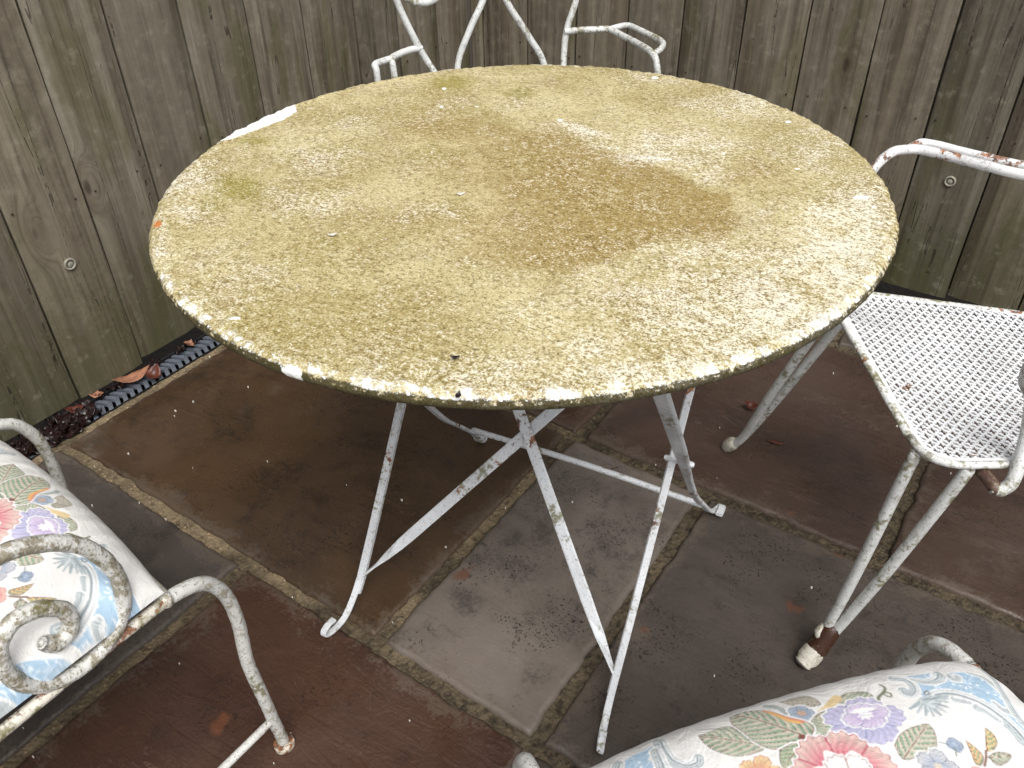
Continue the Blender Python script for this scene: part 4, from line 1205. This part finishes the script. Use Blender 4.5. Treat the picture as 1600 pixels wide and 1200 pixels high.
# rest of the bouquet (towards the back)
for (x, y), rr_, cset in (((-.070, -.075), .032, 0), ((.085, -.085), .026, 1), ((.02, -.110), .022, 2)):
    cs_ = [(srgb(206, 98, 116), srgb(224, 190, 178), srgb(176, 80, 96), srgb(240, 232, 228)), (srgb(176, 170, 204), srgb(206, 196, 220), srgb(140, 146, 180), WHT), (srgb(216, 136, 106), srgb(232, 200, 140), srgb(186, 108, 90), WHT)][cset]
    for da in (.3, 2.2, 4.2):
        bx3, by3 = x + cos(da) * rr_ * .7, y + sin(da) * rr_ * .7
        tx3, ty3 = x + cos(da) * rr_ * 2.1, y + sin(da) * rr_ * 2.1
        ox, oy = -sin(da) * rr_ * .5, cos(da) * rr_ * .5
        leaf([(bx3, by3), ((bx3 + tx3) / 2 + ox, (by3 + ty3) / 2 + oy), (tx3, ty3), ((bx3 + tx3) / 2 - ox, (by3 + ty3) / 2 - oy)], (bx3, by3), (tx3, ty3), GREEN, 6)
    petals((x, y), rr_, 6, cs_, wob=.16, inner=.35)

def mat_cloth():
    t = NT('printed_cotton')
    c = t.attr('print')
    v = t.coord('Object')
    n = t.noise(v, 9, 5, .6); w = t.noise(v, 900, 2, .5); k = t.noise(v, 26, 4, .6, .6)
    c = t.mix(t.math('MULTIPLY', t.step(n, .5, .75), .18), c, srgb(206, 198, 186))
    h = t.math('ADD', t.math('MULTIPLY', k, .8), t.math('MULTIPLY', w, .08))
    m_ = t.out(c, .8, t.bump(h, .6, .009), .2)
    t.b.inputs['Sheen Weight'].default_value = .05
    return m_
M['cloth'] = mat_cloth()

def cushion_mesh(dx):
    u, v = gu, gv
    cxm, cym = mx_, my_
    fx = np.clip((cxm - dx - AX0) / DXA, 0, art.shape[1] - 1.001); fy = np.clip((cym - AY0) / DXA, 0, art.shape[0] - 1.001)
    ix, iy = fx.astype(int), fy.astype(int); tx, ty = (fx - ix)[..., None], (fy - iy)[..., None]
    cloth = (art[iy, ix] * (1 - tx) + art[iy, ix + 1] * tx) * (1 - ty) + (art[iy + 1, ix] * (1 - tx) + art[iy + 1, ix + 1] * tx) * ty
    sh = np.clip((1 - np.abs(u) ** 6) * (1 - np.abs(v) ** 6), 0, 1) ** .5
    SEAM = CZ + .010 - .006 * np.abs(u * v) ** 4
    zt = SEAM + CT * sh * (.84 + .16 * (1 - u * u) * (1 - v * v))
    puck = np.clip(1 - (1 - np.maximum(abs(u), abs(v))) / .20, 0, 1)
    zt += .0018 * np.sin(u * 46 + 2 * np.sin(v * 5)) * puck * (abs(v) > abs(u)) * sh + .0018 * np.sin(v * 44 + 2 * np.sin(u * 6)) * puck * (abs(u) >= abs(v)) * sh
    zt += .0022 * np.sin(u * 5 + 1.3) * np.sin(v * 4.2 - .6) * sh
    push = .006 * np.sin(np.arccos(np.clip(1 - sh, 0, 1)))
    Vt = np.stack([cxm, cym, zt], -1).reshape(-1, 3)
    zb = SEAM - .009 * sh
    st = 10
    sel = list(range(0, NC, st)) + ([NC - 1] if (NC - 1) % st else [])
    q = np.array([(j * NC + i, j * NC + i + 1, (j + 1) * NC + i + 1, (j + 1) * NC + i) for j in range(NC - 1) for i in range(NC - 1)], np.int32)
    n = NC * NC
    Vb = np.stack([cxm, cym, zb], -1)[::st, ::st].reshape(-1, 3)
    nb = int(sqrt(len(Vb)))
    qb = np.array([(n + j * nb + i, n + (j + 1) * nb + i, n + (j + 1) * nb + i + 1, n + j * nb + i + 1) for j in range(nb - 1) for i in range(nb - 1)], np.int32)
    VV = np.concatenate([Vt, Vb]); FF = np.concatenate([q, qb])
    me = bpy.data.meshes.new('seat_cushion')
    me.vertices.add(len(VV)); me.vertices.foreach_set('co', VV.astype(np.float32).ravel())
    me.loops.add(FF.size); me.loops.foreach_set('vertex_index', FF.ravel())
    me.polygons.add(len(FF))
    me.polygons.foreach_set('loop_start', np.arange(0, FF.size, 4, dtype=np.int32)); me.polygons.foreach_set('loop_total', np.full(len(FF), 4, np.int32))
    me.update(calc_edges=True)
    me.polygons.foreach_set('use_smooth', [True] * len(FF))
    a = me.color_attributes.new('print', 'FLOAT_COLOR', 'POINT')
    d = np.ones((len(VV), 4), np.float32); d[:n, :3] = cloth.reshape(-1, 3); d[n:, :3] = srgb(236, 234, 230)
    a.data.foreach_set('color', d.ravel())
    me.materials.append(M['cloth'])
    return me
c1 = link(bpy.data.objects.new('seat_cushion', cushion_mesh(.050))); c1.location = (LCH[0] + .004, LCH[1] + .008, 0); c1.rotation_euler = (0, 0, radians(-4))
tag(c1, 'floral cushion on the left chair, partly behind the spiral arm', 'cushion', 'matching floral seat cushions')
c2 = link(bpy.data.objects.new('seat_cushion', cushion_mesh(0.0))); c2.location = (RCH.x + ef.x * .006, RCH.y + ef.y * .006, 0); c2.rotation_euler = (0, 0, RRZ)
tag(c2, 'floral cushion on the chair in the bottom right corner', 'cushion', 'matching floral seat cushions')
# ------------------------------------------------------------------ small loose things
M['leaf_peach'] = plain('dead_leaf_peach', srgb(158, 112, 88), .4)
M['leaf_brown'] = plain('dead_leaf_brown', srgb(92, 50, 38), .35)
M['leaf_dark'] = plain('dead_leaf_dark', srgb(36, 22, 20), .3)
M['flake'] = plain('white_flake', srgb(226, 222, 212), .6)

def leaf_mesh(L, Wd, curl, seed):
    r = random.Random(seed)
    n = 9
    V, Fc = [], []
    for i in range(n + 1):
        t = i / n
        w = Wd * (sin(pi * min(1, t * 1.02)) ** .8) * (1 + .18 * r.uniform(-1, 1))
        x = (t - .5) * L
        zc = curl * (t - .5) ** 2 * L * 2
        for k, s in enumerate((-1, -.5, 0, .5, 1)):
            V.append((x, s * w, .001 + zc + curl * .6 * abs(s) * w + r.uniform(-.0006, .0006)))
    for i in range(n):
        for k in range(4):
            a = i * 5 + k
            Fc.append((a, a + 1, a + 6, a + 5))
    return V, Fc
def add_leaf(px, py, L, Wd, rz, mat, z, label, tilt=(0, 0), curl=.4, seed=0, group=None):
    V, Fc = leaf_mesh(L, Wd, curl, seed)
    o = mesh_obj('dead_leaf', V, Fc, M[mat], None, True)
    p = at(px, py, z)
    o.location = (p.x, p.y, z); o.rotation_euler = (tilt[0], tilt[1], rz)
    tag(o, label, 'leaf', group)
    md = o.modifiers.new('thick', 'SOLIDIFY'); md.thickness = .0006
    return o
add_leaf(208, 594, .085, .017, 1.35, 'leaf_peach', .0, 'long peach-brown dead leaf lying on the drain grating', (0, .05), .5, 3)
add_leaf(294, 541, .030, .011, 2.2, 'leaf_peach', .002, 'small orange-brown dead leaf at the far end of the drain', (.4, .3), .8, 4)
add_leaf(150, 618, .034, .010, .8, 'leaf_peach', .0, 'pale dead leaf scrap between two stretches of chevron grating', (.2, .2), .6, 5)
add_leaf(240, 588, .045, .016, 2.0, 'leaf_brown', .0, 'dark brown crumpled leaf beside the long peach leaf on the drain', (.3, -.2), .9, 6)
add_leaf(118, 642, .040, .010, 1.0, 'leaf_brown', .002, 'tan leaf scrap on top of the dark wet leaves in the drain', (.2, .1), .7, 7)
add_leaf(1172, 637, .030, .011, .3, 'leaf_brown', .003, 'curled red-brown dead leaf on the paving beside the far chair leg', (.2, .1), 1.0, 8)
add_leaf(1212, 692, .034, .004, .2, 'leaf_brown', .003, 'narrow dark leaf sliver on the paving under the right chair', (0, 0), .2, 9)
def on_table(px, py, dz=.001):
    x, y = attop(px, py); x += TC.x; y += TC.y
    return Vector((x, y, tz(x, y) + dz))
for px, py, L, Wd, rz, mat, lb, sd in ((711, 562, .008, .0020, .5, 'leaf_dark', 'tiny dark red seed with a stalk near the front of the tabletop', 11), (716, 622, .008, .0024, 1.9, 'leaf_dark', 'tiny maroon leaf scrap at the front edge of the tabletop', 12), (520, 370, .010, .0022, .9, 'flake', 'small pale fleck on the left of the tabletop', 13), (720, 306, .010, .0020, .8, 'flake', 'small white fleck on the middle of the tabletop', 14)):
    V, Fc = leaf_mesh(L, Wd, .5, sd)
    o = mesh_obj('leaf_scrap', V, Fc, M[mat], None, True)
    o.location = on_table(px, py, .0006); o.rotation_euler = (0, 0, rz); tag(o, lb, 'debris')
    md = o.modifiers.new('thick', 'SOLIDIFY'); md.thickness = .0008
# wet leaf litter heaped at the near end of the drain
lm = MB(); rl = random.Random(5)
for k in range(120):
    px, py = rl.uniform(66, 150), 0
    yy = rl.uniform(.36, .625) if k < 75 else rl.uniform(.36, .93)
    x = -1.523 + rl.uniform(-.030, .030) if k < 75 else -1.548 + rl.uniform(-.008, .008)
    V, Fc = leaf_mesh(rl.uniform(.025, .07) * (1 if k < 75 else .45), rl.uniform(.004, .015) * (1 if k < 75 else .5), rl.uniform(.05, .4), k)
    R_ = Matrix.Rotation(rl.uniform(0, 6.3), 4, 'Z') @ Matrix.Rotation(rl.uniform(-.5, .5), 4, 'X')
    lm.add([R_ @ Vector(v) + Vector((x, yy, rl.uniform(-.008, .006))) for v in V], Fc)
lo_ = lm.build('leaf_litter', M['leaf_dark'], None, True)
tag(lo_, 'dark wet leaf litter heaped over the near end of the drain', 'leaf litter', kind='stuff')
# pale flakes of paint and grit scattered over the paving
fm = MB(); rf = random.Random(9)
for k in range(150):
    if k % 3 == 0 or k < 3: hx_, hy_ = rf.uniform(-1.46, .7), rf.uniform(.0, 1.95)
    x, y = (rf.uniform(-1.46, .7), rf.uniform(.0, 1.95)) if k % 3 == 0 else (max(-1.46, hx_ + rf.gauss(0, .07)), max(0, hy_ + rf.gauss(0, .07)))
    s = rf.choice([.0006, .0008, .0010, .0012, .0017]) * rf.uniform(.7, 1.4)
    if k % 60 == 0: s *= 1.9
    n = 6; a0 = rf.uniform(0, 6)
    V = [(x + s * rf.uniform(.5, 1.3) * cos(a0 + 2 * pi * i / n) * 1.3, y + s * rf.uniform(.5, 1.3) * sin(a0 + 2 * pi * i / n), .0030 + rf.uniform(0, .001)) for i in range(n)]
    V += [(a, b_, c - .004) for a, b_, c in V]
    fm.add(V, [tuple(range(n))] + [(i, n + i, n + (i + 1) % n, (i + 1) % n) for i in range(n)])
fo = fm.build('paint_flakes', M['flake'])
tag(fo, 'pale flecks of paint and grit scattered over the wet paving', 'flakes', kind='stuff')
